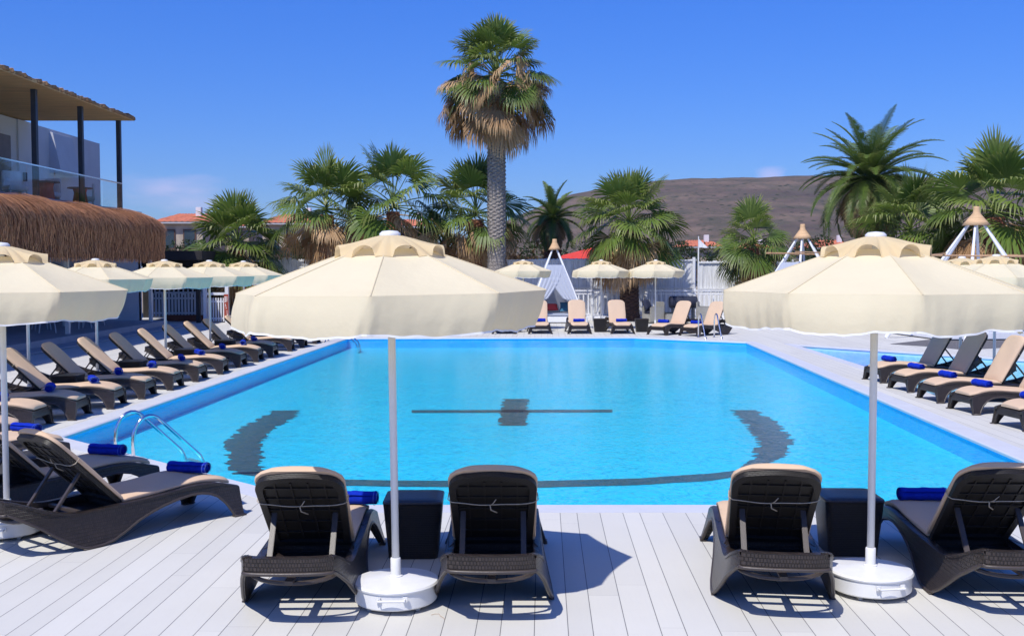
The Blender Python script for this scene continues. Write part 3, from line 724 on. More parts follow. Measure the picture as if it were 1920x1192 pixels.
# ============================================================ UMBRELLAS
def make_umbrella(seed=1, lean_v=.03):
    rnd = random.Random(seed)
    root = empty('parasol'); root['category'] = 'parasol'
    RO = 1.0; ZR = 2.035; ZC = 2.265; VAL = .235
    def octr(a, R_): 
        la = ((a + math.pi/8) % (math.pi/4)) - math.pi/8   # 0 at a vertex
        la = (a % (math.pi/4)) - math.pi/8                 # 0 at the middle of a side
        return R_*math.cos(math.pi/8)/math.cos(la), la/(math.pi/8)
    NA = 96
    def rr_(a, f):   # f 0..1 from hood ring to rim
        Rr = .22 + (RO-.22)*f
        rad, w_ = octr(a, Rr)
        rad *= 1 - .028*(1-w_*w_)*f
        z = ZC + (.045) - (ZC+.045-ZR)*(f**1.04) - .018*(1-w_*w_)*math.sin(math.pi*min(1, f*.9))
        return rad*math.cos(a), rad*math.sin(a), z
    mb = MB(); rows = []
    for i in range(15):
        f = i/14; rows.append([rr_(2*math.pi*k/NA, f) for k in range(NA)])
    mb.grid(rows, closed=True)
    for k in range(8):
        a = k*math.pi/4; mb.tube([Vector(rr_(a, f/8)) + Vector((0, 0, .001)) for f in range(9)], .0042, 5)
    mb.build('canopy', M['canvas'], root, auto=25)
    # valance
    mb = MB(); rows = []; ph = [rnd.uniform(0, 6.28) for _ in range(12)]
    NV = 384
    def val(a, g):
        rad, w_ = octr(a, RO); rad *= 1 - .028*(1-w_*w_)
        wr = (math.sin(a*23+ph[0])*.5 + math.sin(a*41+ph[1]+3*math.sin(a*3))*.35 + math.sin(a*9+ph[2])*.6)
        rip = .010*wr*(.55+.45*math.sin(a*2+ph[9]))*g**.7*(1-.3*abs(w_)) + .026*g*(1-w_*w_)*math.sin(ph[3]+a*2) + .004*g*math.sin(a*47+ph[6]+4*math.sin(3*a))*(.5+.5*math.sin(a*4+ph[7]))
        rad = rad + rip - .012*g*g + .012*math.sin(g*3.1)
        z = ZR - VAL*g - .010*g*math.sin(a*8*1+ph[4]) - .006*g*wr + .012*g*(w_*w_)
        rad -= .016*math.exp(-((1-abs(w_))/.05)**2)*g**.5 + .004*g**.6*math.sin(w_*31+ph[8]+5*math.sin(a*2))*math.exp(-((1-abs(w_))/.22)**2)
        return rad*math.cos(a) - lean_v*g, rad*math.sin(a) - .018*g, z
    for j in range(9): rows.append([val(2*math.pi*k/NV, j/8) for k in range(NV)])
    mb.grid(rows, closed=True); v = mb.build('valance', M['canvas'], root, smooth=True)
    mb = MB(); mb.grid([[(x*1.002, y*1.002, z+.006) for x, y, z in rows[-1]], [(x*1.003, y*1.003, z-.006) for x, y, z in rows[-1]]], closed=True)
    mb.build('hem', M['hem'], v)
    # vent hood with eight arched openings
    mb = MB(); rows = []
    for i in range(8):
        f = i/7; row = []
        for k in range(160):
            a = 2*math.pi*k/160; Rr = .035 + (.372-.035)*f; rad, w_ = octr(a, Rr)
            zz = ZC + .135 - .115*(f**1.5) 
            arch = .052*max(0, 1-(w_/.55)**2)**.6 if abs(w_) < .55 else 0
            zz += arch*f**3*.95 ; rad *= 1 + .02*arch*10*f**3
            zz += .006*math.sin(a*7+ph[5])*f - .028*f*f*(1 if abs(w_) >= .55 else 0)
            row.append((rad*math.cos(a), rad*math.sin(a), zz))
        rows.append(row)
    mb.grid(rows, closed=True); mb.build('vent_hood', M['canvas_in'], root, smooth=True)
    mb = MB(); mb.lathe([(0, .165), (.05, .16), (.068, .145), (.07, .115), (.0, .11)], (0, 0, ZC), 20); mb.build('finial', M['whitemetal'], root, smooth=True)
    mb = MB()
    mb.tube([(0,0,.08), (0,0,ZC+.12)], .0245, 14); mb.build('pole', M['whitemetal'], root, smooth=True)
    hub = MB(); hub.lathe([(0,1.86),(.045,1.86),(.05,1.93),(.035,1.95),(0,1.95)], n=12); hub.build('hub', M['whitepl'], root)
    for k in range(8):
        a = k*math.pi/4 ; mb = MB(); p1 = rr_(a, .985)
        p0 = (.04*math.cos(a), .04*math.sin(a), ZC+.03)
        mb.tube([p0, (p1[0], p1[1], p1[2]-.03)], .0085, 5)
        q = [p0[i]*.52+p1[i]*.48 for i in range(3)]; q[2] -= .02
        mb.tube([(.04*math.cos(a), .04*math.sin(a), 1.92), tuple(q)], .007, 5); mb.build('rib', M['whitepl'], root)
    # base
    b = empty('base'); b.parent = root; del b
    bo = [o for o in kids(root) if o.name.startswith('base')][0]; bpy.data.objects.remove(bo)
    mb = MB(); mb.lathe([(0,.03),(.255,.03),(.266,.04),(.268,.135),(.262,.14)], n=48); mb.lathe([(.262,.139),(.277,.139),(.28,.15),(.272,.162),(.2,.172),(.08,.182),(.045,.184)], n=48)
    mb.lathe([(.045,.17),(.045,.19),(.034,.195),(.034,.30),(.031,.305),(.0245,.306)], n=20)
    bs = mb.build('base', M['whitemetal'], root, auto=35)
    mb = MB(); mb.tube([(-.085,-.265,.11),(-.085,-.30,.108),(.085,-.30,.108),(.085,-.265,.11)], .008, 6); mb.box((-.085,-.268,.11),(.03,.012,.03)); mb.box((.085,-.268,.11),(.03,.012,.03)); mb.build('handle', M['whitemetal'], bs)
    for k in range(4):
        a = R(45+90*k); mb = MB(); mb.lathe([(0,-.012),(.018,-.012),(.018,.012),(0,.012)], n=12)
        for i in range(len(mb.v)): x, y, z = mb.v[i]; mb.v[i] = (.215*math.cos(a)+x, .215*math.sin(a)+z, .02+y)
        mb.box((.215*math.cos(a), .215*math.sin(a), .032), (.03, .05, .012)); mb.build('wheel', M['rubber'], bs)
    return root
up1, uu = make_umbrella(3, .055), [False]
up2 = make_umbrella(9, .01)
GU = 'cream parasols round the pool'
def umb(x, y, rz, lab, s=1.0, proto=None, ry=0, sxy=1.0):
    if proto is None: o = place(up1, uu, (x, y, 0), rz, lab, GU)
    else: o = proto; o.location = (x, y, 0); o.rotation_euler = (0,0,rz); o['label'] = lab; o['group'] = GU
    o.rotation_euler.y = ry; o.scale = (sxy, sxy, s); return o
c = at(743, 1080, .18); umb(c.x, c.y, 0, 'big cream parasol in the middle foreground on a round white base', 1.0, ry=R(-.7))
c = at(1632, 1060, .18); umb(c.x, c.y, R(-3.5), 'big cream parasol at the right foreground, its round white base with a handle in front', 1.0, proto=up2)
for o in kids(up2):
    if o.name.startswith('base'): o.rotation_euler.z = R(13)
umb(-4.14, 8.70, R(4), 'large cream parasol cut by the left edge of the photo', .985)
umb(-7.75, 14.8, 0, 'cream parasol out of the left edge, only its shadow on the loungers seen', .98)
for px, y, l in ((51,17.2,'cream parasol with its canopy hidden by the large left one, only its pole in view'), (180,19.8,'cream parasol second in the left row, in front of the shaded terrace'),
                 (309,22.7,'cream parasol third in the left row, its pole among the loungers'), (393,25.2,'cream parasol fourth in the left row, in front of the white gate'), (457,28.3,'cream parasol farthest in the left row, partly behind the big middle canopy')):
    umb((px-960)*y/F, y, R(random.uniform(-12, 12)), l, .965, sxy=1.04)
for px, y, l in ((981,37.4,'small looking far parasol left of the white cloth teepee'), (1127,37.6,'small looking far parasol just left of the dark trunk'), (1229,37.6,'small looking far parasol just right of the dark trunk')):
    umb((px-960)*y/F, y, R(random.uniform(-12, 12)), l, 1.0)
umb(8.30, 19.8, R(8), 'right row parasol behind the big right canopy, pole between the shaded backrests', .98)
umb(8.30, 18.4, R(-6), 'right row parasol at the right edge, pole beside the second shaded backrest', .99)

# ============================================================ LADDERS
def ladder(c, head, gap, lab, h=.72, reach=.62, r=.021):
    root = empty('pool_ladder', (c.x, c.y, 0), R(head-90), lab, 'pool ladder', 'steel pool ladders')
    for s in (-1, 1):
        mb = MB(); pts = []
        x = s*gap/2
        pts.append((x, -.25, 0)); pts.append((x, -.25, h*.62))
        for k in range(1, 10):
            a = math.pi - k/9*math.pi*.72; pts.append((x, -.25+.20 + .20*math.cos(a), h*.62 + .22*math.sin(a)*1.25))
        e_ = Vector(pts[-1]); g_ = Vector((x, reach, -.02))
        for k in range(1, 8): pts.append(tuple(e_.lerp(g_, k/7)))
        pts += [(x, reach+.05, -.12), (x, reach+.07, -.30)]
        mb.tube(pts, r, 10); mb.build('rail', M['steel'], root, smooth=True)
        mb = MB(); mb.lathe([(0,.003),(.05,.003),(.05,.012),(.03,.02),(0,.02)], (x, -.25, 0), 14); mb.build('flange', M['steel'], root)
    for k in range(3):
        mb = MB(); mb.box((0, reach+.08, -.14-.09*k), (gap, .07, .02)); mb.build('step', M['steel'], root)
    return root
EDn = (Vector(POOL[1])-Vector(POOL[0])).normalized()
q = at(243, 868); ladder(Vector((at(244, 862).x, at(244, 862).y)) + Vector((.10, .22)), 44, .46, 'curved steel ladder at the near left corner of the pool', h=.37, reach=.56)
ladder(Vector((-5.15, 31.2)), 0, .5, 'small steel ladder in the far left corner of the pool', h=.5)
ladder(Vector(at(1330, 634)[:2]) + Vector((0, .15)), -85, .5, 'steel ladder at the far right end of the pool', h=.75, reach=.6)
root = empty('bench', at(583, 622), 0, 'thin metal side bench at the far end of the left lounger row', 'bench')
mb = MB(); mb.box((0, 0, .42), (.5, .4, .03)); mb.build('seat', M['darkmetal'], root)
for sx_ in (-.22, .22):
    for sy in (-.17, .17):
        mb = MB(); mb.box((sx_, sy, .2), (.03, .03, .4)); mb.build('leg', M['darkmetal'], root)

# ============================================================ PALMS AND BUSHES
UP = Vector((0, 0, 1))
def fan_leaf(mb, O, az, el, pl, LR, rnd, droop=.25, tone=.5, roll=0, nseg=34, spread=104, curl=.0, tipw=1.0):
    d0 = Vector((math.cos(el)*math.cos(az), math.cos(el)*math.sin(az), math.sin(el)))
    sag = pl*.16*math.cos(el)
    pts = [O, O + d0*pl*.5 - UP*sag*.3, O + d0*pl - UP*sag]
    mb.tube(pts, [.030, .022, .016], 4, tone=(min(1, tone+.25), 0), cap=False)
    B = pts[-1]; d = (pts[-1]-pts[-2]).normalized()
    d = (d - UP*droop*.55*abs(math.cos(el))).normalized()
    s = d.cross(UP)
    if s.length < .1: s = Vector((math.cos(az+1.57), math.sin(az+1.57), 0))
    s.normalize(); n = s.cross(d)
    if roll: s, n = s*math.cos(roll)+n*math.sin(roll), n*math.cos(roll)-s*math.sin(roll)
    vs = []; fs = []; tn = []
    for i in range(nseg):
        a = R(-spread + 2*spread*(i+.5)/nseg + rnd.uniform(-2, 2)); L = LR*(.70+.30*math.cos(a*.75))*rnd.uniform(.88, 1.06)
        da = R(spread/nseg)*1.75
        cup = .16*(1-math.cos(a))      # cupped like a costapalmate leaf
        def dirn(x): return (d*math.cos(x) + s*math.sin(x)).normalized()
        c = dirn(a); q = (c.cross(n)).normalized()
        dr = droop*rnd.uniform(.7, 1.3)*(.6+.5*abs(math.sin(a)))
        w1 = .36*L*da
        p1 = B + c*L*.5 + n*(cup*L*.3 + (.012 if i % 2 else -.012)*2)
        p2 = B + c*L*.76 + n*cup*L*.3 - UP*L*dr*.22
        p3 = B + c*L*(1-.25*dr) + n*cup*L*.2 - UP*L*dr*.62 + q*rnd.uniform(-.03, .03)
        if curl: p3 = p2 + (p3-p2)*(1-curl) - UP*curl*L*.28
        o = len(vs); vs += [B, p1+q*w1, p1-q*w1, p2+q*w1*.62*tipw, p2-q*w1*.62*tipw, p3]
        fs += [(o, o+1, o+2), (o+1, o+3, o+4, o+2), (o+3, o+5, o+4)]
        tv = tone + rnd.uniform(-.12, .12)
        tn += [(tv+.12, 0), (tv, .0), (tv, .0), (tv, .5), (tv, .5), (tv+.1, 1.0)]
    o = len(mb.v); mb.v += [tuple(q) for q in vs]; mb.f += [tuple(o+i for i in f) for f in fs]; mb.m += [0]*len(fs); mb.tone += tn
def boots_trunk(mb, h, r0, r1, rnd, boots_from=0, lean=(0,0), flare=.25, bump=.05, pitch=.16):
    rows = []; n = 42; N = max(12, int(h/.045))
    for i in range(N+1):
        f = i/N; z = h*f; r = r0+(r1-r0)*f + flare*r0*math.exp(-z*3.5)
        row = []
        for k in range(n):
            a = 2*math.pi*k/n; b = 0
            if z > boots_from:
                u = z/pitch; v = a/(2*math.pi)*7
                b = bump*abs(math.sin(math.pi*(u+v)))*abs(math.sin(math.pi*(u-v)*1.0)) 
                b += rnd.uniform(-.006, .006)
            else: b = .006*math.sin(z*45) + rnd.uniform(-.004, .004)
            row.append(((r+b)*math.cos(a)+lean[0]*f*f, (r+b)*math.sin(a)+lean[1]*f*f, z))
        rows.append(row)
    mb.grid(rows, closed=True)
def fan_palm(px, y, ztop, tr, tmat, label, seed, ng=22, nd=16, LR=1.25, pl=1.1, dead_len=1.0, base_px=None, smooth_to=0, lean=0, elmin=-25, dtone=.5, dpl=1.2, del0=None, top_el=84, skirt=None, seeds=False, nseg=34):
    rnd = random.Random(seed); x = (px-960)*y/F
    root = empty('palm_tree', (x-lean, y, 0), 0, label, 'palm tree', 'palm trees behind the pool')
    mb = MB(); boots_trunk(mb, ztop-.15, tr, tr*.92, rnd, smooth_to, lean=(lean, 0)); mb.build('trunk', M[tmat], root)
    C = Vector((lean, 0, ztop))
    mb = MB(); ga = 2.39996
    for k in range(ng):
        f = k/(ng-1); el = R(top_el - (top_el-elmin)*f**.85 + rnd.uniform(-7, 7)); az = k*ga + rnd.uniform(-.3, .3) + seed
        fan_leaf(mb, C + UP*(.30*(1-f)) , az, el, pl*rnd.uniform(.8, 1.15)*(.85+.25*f), LR*rnd.uniform(.88, 1.12), rnd, droop=.18+.5*f, tone=.62-.35*f+rnd.uniform(-.18, .2), roll=rnd.uniform(-.6, .6)*(1 if f > .2 else 1.6), nseg=nseg)
    mb.build('crown', M['leaf'], root)
    if nd:
        mb = MB()
        for k in range(nd):
            f = k/max(1, nd-1); d0_ = elmin+12 if del0 is None else del0; el = R(d0_ - (58+d0_)*f + rnd.uniform(-9, 9)); az = k*ga*1.03 + rnd.uniform(-.3, .3)
            fan_leaf(mb, C - UP*(.25+.35*f), az, el, dpl*pl*rnd.uniform(.55, .95)*(1-.3*f), LR*.76*dead_len*rnd.uniform(.75, 1.15), rnd, droop=.65+.6*f, tone=dtone+rnd.uniform(-.35, .38), roll=rnd.uniform(-.8, .8), nseg=int(nseg*.85), curl=.28, spread=80, tipw=1.2)
        if skirt:
            for k in range(skirt[0]):
                f = k/skirt[0]; az = k*ga; zc = ztop-.5-(skirt[1])*f
                fan_leaf(mb, Vector((lean, 0, zc)), az, R(-35-45*f+rnd.uniform(-8, 8)), .62*(1-.35*f), LR*.80*(1-.25*f), rnd, droop=1.3, tone=.25+rnd.uniform(-.2, .5), roll=rnd.uniform(-.6, .6), nseg=nseg-6, curl=.4, spread=65, tipw=1.2)
        mb.build('dry_fronds', M['dead'], root)
    if seeds:
        for (ax, az_) in seeds:
            mb = MB(); s0 = C + Vector((ax*.9, -1.25, az_)); mb.tube([C, (C+s0)/2 + UP*.3, s0, s0 - UP*.7 , s0 - UP*1.5], [.03,.03,.12,.16,.05], 6, tone=(.8, 0))
            for k in range(260):
                t = rnd.random(); p = C + Vector((ax*(.9+.25*math.sin(t*3)), -1.25, az_ - 1.5*t)) + Vector((rnd.gauss(0, .11), rnd.gauss(0, .11), rnd.gauss(0, .05)))
                q = p + Vector((rnd.uniform(-.12, .12), rnd.uniform(-.12, .12), -rnd.uniform(.08, .25)))
                mb.bar(p, q, .022, .012, tone=(rnd.uniform(.75, 1), 0))
            mb.build('seed_cluster', M['dead'], root)
    return root
def feather_palm(px, y, ztop, tr, label, seed, n=34, L=3.2, nd=10, tone0=.35, scale=1.0, elmin=-30):
    rnd = random.Random(seed); x = (px-960)*y/F
    root = empty('date_palm', (x, y, 0), 0, label, 'palm tree', 'palm trees behind the pool')
    mb = MB(); boots_trunk(mb, ztop-.1, tr, tr*1.2, rnd, 0, bump=.10, pitch=.2); mb.build('trunk', M['trunk_red'], root)
    C = Vector((0, 0, ztop))
    def frond(mb, az, el, L, tone, bend):
        pts = []; p = Vector(C) + UP*.1; e = el; N = 16
        for i in range(N+1):
            pts.append(p.copy()); d = Vector((math.cos(e)*math.cos(az), math.cos(e)*math.sin(az), math.sin(e))); p = p + d*(L/N); e -= bend/N*(1+ i/N)
        mb.tube(pts, [.035*(1-.85*i/N) for i in range(N+1)], 4, tone=(tone+.2, 0), cap=False)
        NL = int(3.1*N)
        for i in range(NL):
            f = .12 + .88*i/(NL-1); j = min(N-1, int(f*N)); g = f*N-j; P = pts[j].lerp(pts[j+1], g); T = (pts[j+1]-pts[j]).normalized()
            S = T.cross(UP)
            if S.length < .05: S = Vector((math.cos(az+1.57), math.sin(az+1.57), 0))
            S.normalize(); Nn = S.cross(T)
            ll = .44*scale*math.sin(math.pi*min(1, .15+f*.85)**.8)**.7 + .06
            ll *= rnd.uniform(.72, 1.15)
            for sg in (-1, 1):
                dd = (S*sg*.75 + T*.62 + Nn*.28).normalized(); m_ = P+dd*ll*.55; tip = P+dd*ll - UP*ll*.22
                q = T*.019*scale
                mb.add([P-q, P+q, m_+q*.9, m_-q*.9, tip], [(0,1,2,3), (3,2,4)], tone=(tone+rnd.uniform(-.1, .1), 0))
                for w_ in (1, 2, 3, 4, 5): mb.tone[-w_] = (mb.tone[-w_][0], (0, 0, .35, .35, 1)[5-w_])
    mb = MB()
    for k in range(n):
        f = k/(n-1); frond(mb, k*2.39996+seed, R(84-(84-elmin)*f**.9+rnd.uniform(-5, 5)), L*rnd.uniform(.85, 1.08), tone0+.25*(1-f)+rnd.uniform(-.15, .1), R(32+48*f+rnd.uniform(-12, 12)))
    mb.build('crown', M['leaf'], root)
    mb = MB()
    for k in range(nd): frond(mb, k*2.39996*1.1+2, R(-15-45*k/nd+rnd.uniform(-8, 8)), L*rnd.uniform(.6, .9), rnd.uniform(.2, .7), R(60))
    mb.build('dry_fronds', M['dead'], root)
    return root
def ctop(px, py, y): return atd(px, py, y).z
fan_palm(931, 43.0, ctop(931,150,43), .36, 'trunk', 'tallest palm with thick grey trunk and shaggy brown skirt in the middle of the photo', 11, ng=46, nd=60, LR=1.25, pl=1.5, elmin=-22, smooth_to=2.6, dtone=.5, dpl=1.45, del0=22, skirt=(16, 1.0), seeds=[(-1.05, .35), (1.0, .6)], dead_len=1.1)
fan_palm(447, 44.5, ctop(447,462,44.5), .20, 'trunk_red', 'low green fan palm left of centre, its leaves reaching down to the white fence', 2, ng=28, nd=8, LR=1.5, pl=1.15, elmin=-32, lean=-.1)
fan_palm(613, 43.5, ctop(613,396,43.5), .30, 'trunk_red', 'fan palm with stout red brown trunk left of the big middle canopy', 3, ng=24, nd=15, LR=1.42, pl=1.25, elmin=-16, dtone=.6)
fan_palm(738, 43.8, ctop(738,390,43.8), .26, 'trunk_red', 'fan palm rising right behind the top of the big middle canopy', 4, ng=24, nd=17, LR=1.55, pl=1.5, elmin=-12, dtone=.6)
fan_palm(893, 44.6, ctop(893,405,44.6), .32, 'trunk_red', 'fan palm with red trunk just left of the tall grey trunk', 5, ng=24, nd=20, LR=1.4, pl=1.35, elmin=-15, dtone=.4, lean=.1)
feather_palm(1036, 49, ctop(1036,415,49), .3, 'small date palm with arching fronds between the tall trunk and the bare hill', 6, n=34, L=1.9, nd=26, elmin=-40, tone0=.2, scale=.9)
fan_palm(1180, 43.2, ctop(1180,425,43.2), .36, 'trunk_dark', 'broad fan palm in front of the bare hill, its dark trunk between two small parasols', 17, ng=34, nd=28, LR=1.38, pl=1.3, elmin=-28, dtone=.62)
fan_palm(1412, 43.5, ctop(1412,458,43.5), .20, 'trunk_red', 'small slender fan palm in front of the hill, left of the big right canopy', 8, ng=20, nd=7, LR=1.15, pl=.9, elmin=-40)
feather_palm(1628, 45, ctop(1628,345,45), .42, 'large date palm with long dark feather fronds behind the big right canopy', 9, n=84, L=3.35, nd=40, elmin=-30, tone0=.22, scale=1.2)
fan_palm(1705, 41, ctop(1705,438,41), .3, 'trunk_red', 'bushy green fan palm between the date palm and the right teepee', 10, ng=26, nd=12, LR=1.5, pl=1.25, elmin=-25)
fan_palm(1862, 38, ctop(1862,400,38), .34, 'trunk_red', 'large bright fan palm at the right edge behind the teepee', 12, ng=28, nd=26, LR=1.65, pl=1.4, elmin=-22, dtone=.6)
def bush(px, y, z0, rx, h, label, seed, mat_='bush', n=900, name='bush', leaf=.16):
    rnd = random.Random(seed); x = (px-960)*y/F
    root = empty(name, (x, y, 0), 0, label, name.replace('_', ' '), 'bushes and trees beyond the fence')
    mb = MB(); mb.tube([(0,0,0), (.05,0,z0+h*.3), (0,.05,z0+h*.6)], [.12, .09, .04], 6); 
    for k in range(5): a = k*1.3; mb.tube([(0,0,z0+h*.2), (rx*.4*math.cos(a), rx*.4*math.sin(a), z0+h*.6)], [.06, .02], 5)
    mb.build('trunk', M['trunk_dark'], root)
    lobes = [(rnd.uniform(-.65, .65)*rx, rnd.uniform(-.5, .5)*rx, z0+h*rnd.uniform(.3, .85), rx*rnd.uniform(.25, .5), rnd.uniform(-.2, .2)) for _ in range(9)]
    mb = MB()
    for k in range(n):
        lx, ly, lz, lr, lt = rnd.choice(lobes); v = Vector((rnd.gauss(0,1), rnd.gauss(0,1), rnd.gauss(0,1))).normalized()*lr*rnd.uniform(.6, 1.08)
        p = Vector((lx, ly, lz)) + Vector((v.x, v.y, v.z*.8)); 
        if p.z < .05: continue
        d = Vector((rnd.gauss(0,1), rnd.gauss(0,1), rnd.gauss(0,1)+.5)).normalized(); q = d.cross(Vector((rnd.random(), rnd.random(), rnd.random()))).normalized()
        s = leaf*rnd.uniform(.6, 1.4); mb.add([p-q*s*.4, p+d*s*.5, p+q*s*.4, p+d*s*1.1], [(0,1,3), (1,2,3)] if k % 2 else [(0,2,3), (0,1,2)], tone=(.45+lt+rnd.uniform(-.3, .3), rnd.random()*.6))
    mb.build('foliage', M[mat_], root); return root
BL = [(350, 55, .2, 2.2, 3.6, 'dark bush beside the thatched roof end'), (405, 62, .2, 3, 3.0, 'green bush behind the low fan palm'), (525, 52, .2, 2.0, 3.4, 'bush behind the fence between the low palm and the stout red trunk'), (578, 50, .2, 1.8, 3.6, 'bush just left of the stout red palm trunk'),
      (665, 50, .2, 2.0, 3.4, 'dark bush just right of the stout red palm trunk'), (780, 52, .2, 2.1, 3.0, 'bush behind the top of the big middle canopy on its right'), (845, 52, .2, 2.4, 3.8, 'dry brown bush left of the tall grey trunk'), (965, 52, .2, 2.1, 4.2, 'dry brown bush just right of the tall grey trunk'),
      (1010, 60, .2, 2.4, 3.9, 'bush under the small date palm'), (1095, 70, .2, 2.2, 3.6, 'bush behind the red canopy top'), (1262, 75, .2, 1.8, 4.2, 'small round tree right of the broad fan palm before the orange roof'), (1350, 70, .2, 3.0, 3.8, 'bush between the orange roof and the slender fan palm'),
      (1465, 65, .2, 2.4, 3.4, 'bush right of the slender fan palm'), (1540, 70, .2, 2.0, 4.6, 'young tree right of the rope topped white poles'), (1570, 60, .2, 2.2, 3.0, 'bush behind the left shoulder of the big right canopy'), (1640, 52, .2, 2.5, 3.6, 'bush at the foot of the large date palm'),
      (1760, 48, .2, 2.4, 3.8, 'dark bush left of the right teepee'), (1835, 46, .2, 2.2, 3.2, 'bush behind the right teepee poles'), (1910, 44, .2, 2.4, 3.6, 'dry bush at the right edge under the large fan palm')]
for i, (px, y, z0, rx, h, l) in enumerate(BL):
    bush(px, y, z0, rx, h, l, 40+i, 'drybush' if 'dry' in l else 'bush', n=1500)

# ============================================================ HILL
def hill():
    RP = [(500,530),(760,500),(900,440),(960,410),(1020,385),(1060,371),(1100,362),(1170,350),(1240,343),(1320,339),(1400,336),(1500,333),(1600,335),(1760,341),(1920,349),(2300,380),(2900,470)]
    D = 1300.0; rows = []; nx, ny = 220, 60
    def ridge(px):
        for a, b in zip(RP, RP[1:]):
            if a[0] <= px <= b[0]:
                f = (px-a[0])/(b[0]-a[0]); f = f*f*(3-2*f) if False else f; return a[1]+(b[1]-a[1])*f
        return 530
    for j in range(ny+1):
        f = j/ny; y = 560 + (D-560)*f + max(0, f-1)*100; row = []
        for i in range(nx+1):
            px = 500 + 2400*i/nx; x = (px-960)*D/F*(.75+.25*f)
            H = max(-2, CAMZ + (499-ridge(px))*D/F)
            g = math.sin(f*math.pi/2)**1.25
            nz_ = noise.fractal(Vector((x*.004, y*.006, 3)), 1, 2, 5)*7*math.sin(f*math.pi) - 9*math.sin(f*math.pi) + noise.fractal(Vector((x*.02, y*.02, 7)), 1, 2, 4)*2.0*min(1, f*3)
            row.append((x, y, max(-5, (H+5)*g-5 + nz_*min(1, H/60 if H > 0 else 0))))
        rows.append(row)
    rows.append([(x, y+160, z-60) for x, y, z in rows[-1]])
    mb = MB(); mb.grid(rows); return tag(mb.build('hill', M['hill'], smooth=True), kind='structure')
hill()

# ============================================================ FENCES, RAILING, GATE
def reed_fence(x0, x1, y, h, lab, seed=1, posts=()):
    root = empty('reed_fence', ((x0+x1)/2, y, 0), 0, lab, 'fence', 'white fences behind the pool'); rnd = random.Random(seed)
    mb = MB(); n = int((x1-x0)/.045); c = (x0+x1)/2
    rows = [[], []]
    for i in range(n+1):
        x = x0+(x1-x0)*i/n - c; d = rnd.uniform(-.012, .012); hh = h + rnd.uniform(-.035, .02) + .03*math.sin(x*.9)
        rows[0].append((x, d, .12)); rows[1].append((x, d, hh))
    mb.grid(rows); b = [[(x, y_+.03, z) for x, y_, z in r] for r in rows]; mb.grid(b); mb.build('reed_screen', M['reed'], root)
    for p in posts:
        mb = MB(); mb.box((p-c, -.06, h/2+.04), (.11, .09, h+.08)); mb.build('post', M['whitepl'], root)
    mb = MB(); mb.box((0, -.04, h-.05), (x1-x0, .04, .05)); mb.box((0, -.04, h*.52), (x1-x0, .04, .05)); mb.build('rail', M['whitepl'], root)
    return root
YF = 45.5
def XF(px, y=YF): return (px-960)*y/F
reed_fence(XF(380), XF(705), YF, 2.48, 'white reed fence left of the big middle canopy, behind the low palm', 1, [XF(p) for p in (382, 470, 535, 545, 620)])
reed_fence(XF(705), XF(1305), YF, 2.50, 'long white reed fence behind the far loungers, striped with palm shadows', 2, [XF(p) for p in (790, 862, 1108, 1212, 1300)])
reed_fence(XF(1307), XF(1920), YF-.3, 2.40, 'lower white reed fence left of and behind the big right canopy', 3, [XF(p) for p in (1480, 1640, 1760)])
def railing(x0, x1, y, lab, h=1.2):
    root = empty('railing', ((x0+x1)/2, y, 0), 0, lab, 'railing', 'white railings before the reed fence'); c = (x0+x1)/2
    mb = MB(); mb.box((0, 0, h), (x1-x0, .10, .06)); mb.box((0, 0, h-.13), (x1-x0, .05, .05)); mb.box((0, 0, .22), (x1-x0, .05, .06)); mb.build('rail', M['whitepl'], root)
    n = int((x1-x0)/.19)
    for i in range(n+1):
        mb = MB(); x = x0+(x1-x0)*i/n - c; big = i % 12 == 0
        mb.box((x, 0, (h+.1)/2 if big else (h-.13+.22)/2), (.11 if big else .055, .08 if big else .03, h+.1 if big else h-.40)); mb.build('post' if big else 'baluster', M['whitepl'], root)
    return root
railing(XF(1022, 43.9), XF(1166, 43.9), 43.9, 'white balustrade left of the dark palm trunk behind the far loungers')
railing(XF(1196, 43.9), XF(1480, 43.9), 43.9, 'white balustrade right of the dark palm trunk behind the far loungers')
mb = MB(); mb.box((XF(1250, 43), 43.55, .09), (17, .5, .18)); tag(mb.build('ledge', M['whitepl'], bevel=.02), kind='structure')
mb = MB(); mb.tube([(0,0,0), (0,0,2.9)], .03, 8); fl_ = empty('flagpole', (XF(1309, 42.5), 42.5, 0), 0, 'thin white pole with a small white flag in front of the fence corner', 'flagpole'); mb.build('pole', M['whitemetal'], fl_)
mb = MB(); mb.grid([[(-.01, 0, 3.30), (.18, .03, 3.12), (.36, .06, 2.96)], [(-.01, 0, 2.95), (.18, -.03, 2.93), (.34, .0, 2.92)]]); mb.tube([(0,0,2.85), (0,0,3.38)], .02, 6); mb.build('flag', M['flag'], fl_)
# white gate with the red notice board
g = empty('gate', (XF(405, 42), 42, 0), 0, 'white picket gate between posts at the far left corner of the deck', 'gate')
W_ = XF(426, 42)-XF(385, 42)
for s in (-1, 1):
    mb = MB(); mb.box((s*W_/2, 0, .95), (.13, .13, 1.9)); mb.build('post', M['whitepl'], g)
mb = MB(); mb.box((0, 0, 1.12), (W_-.14, .09, .10)); mb.box((0, 0, .82), (W_-.14, .04, .06)); mb.box((0, 0, .16), (W_-.14, .04, .06)); mb.build('rail', M['whitepl'], g)
for i in range(7):
    mb = MB(); mb.box((-W_/2+.13+(W_-.26)*i/6, -.035, .5), (.055, .02, .92)); mb.build('picket', M['whitepl'], g)
sg = empty('notice_board', (XF(424, 41.8), 41.8, 0), 0, 'narrow dark red notice board with white marks on the gate post', 'sign')
mb = MB(); mb.box((0, 0, .62), (.17, .03, .98)); mb.build('board', M['signred'], sg, bevel=.004)
mb = MB()
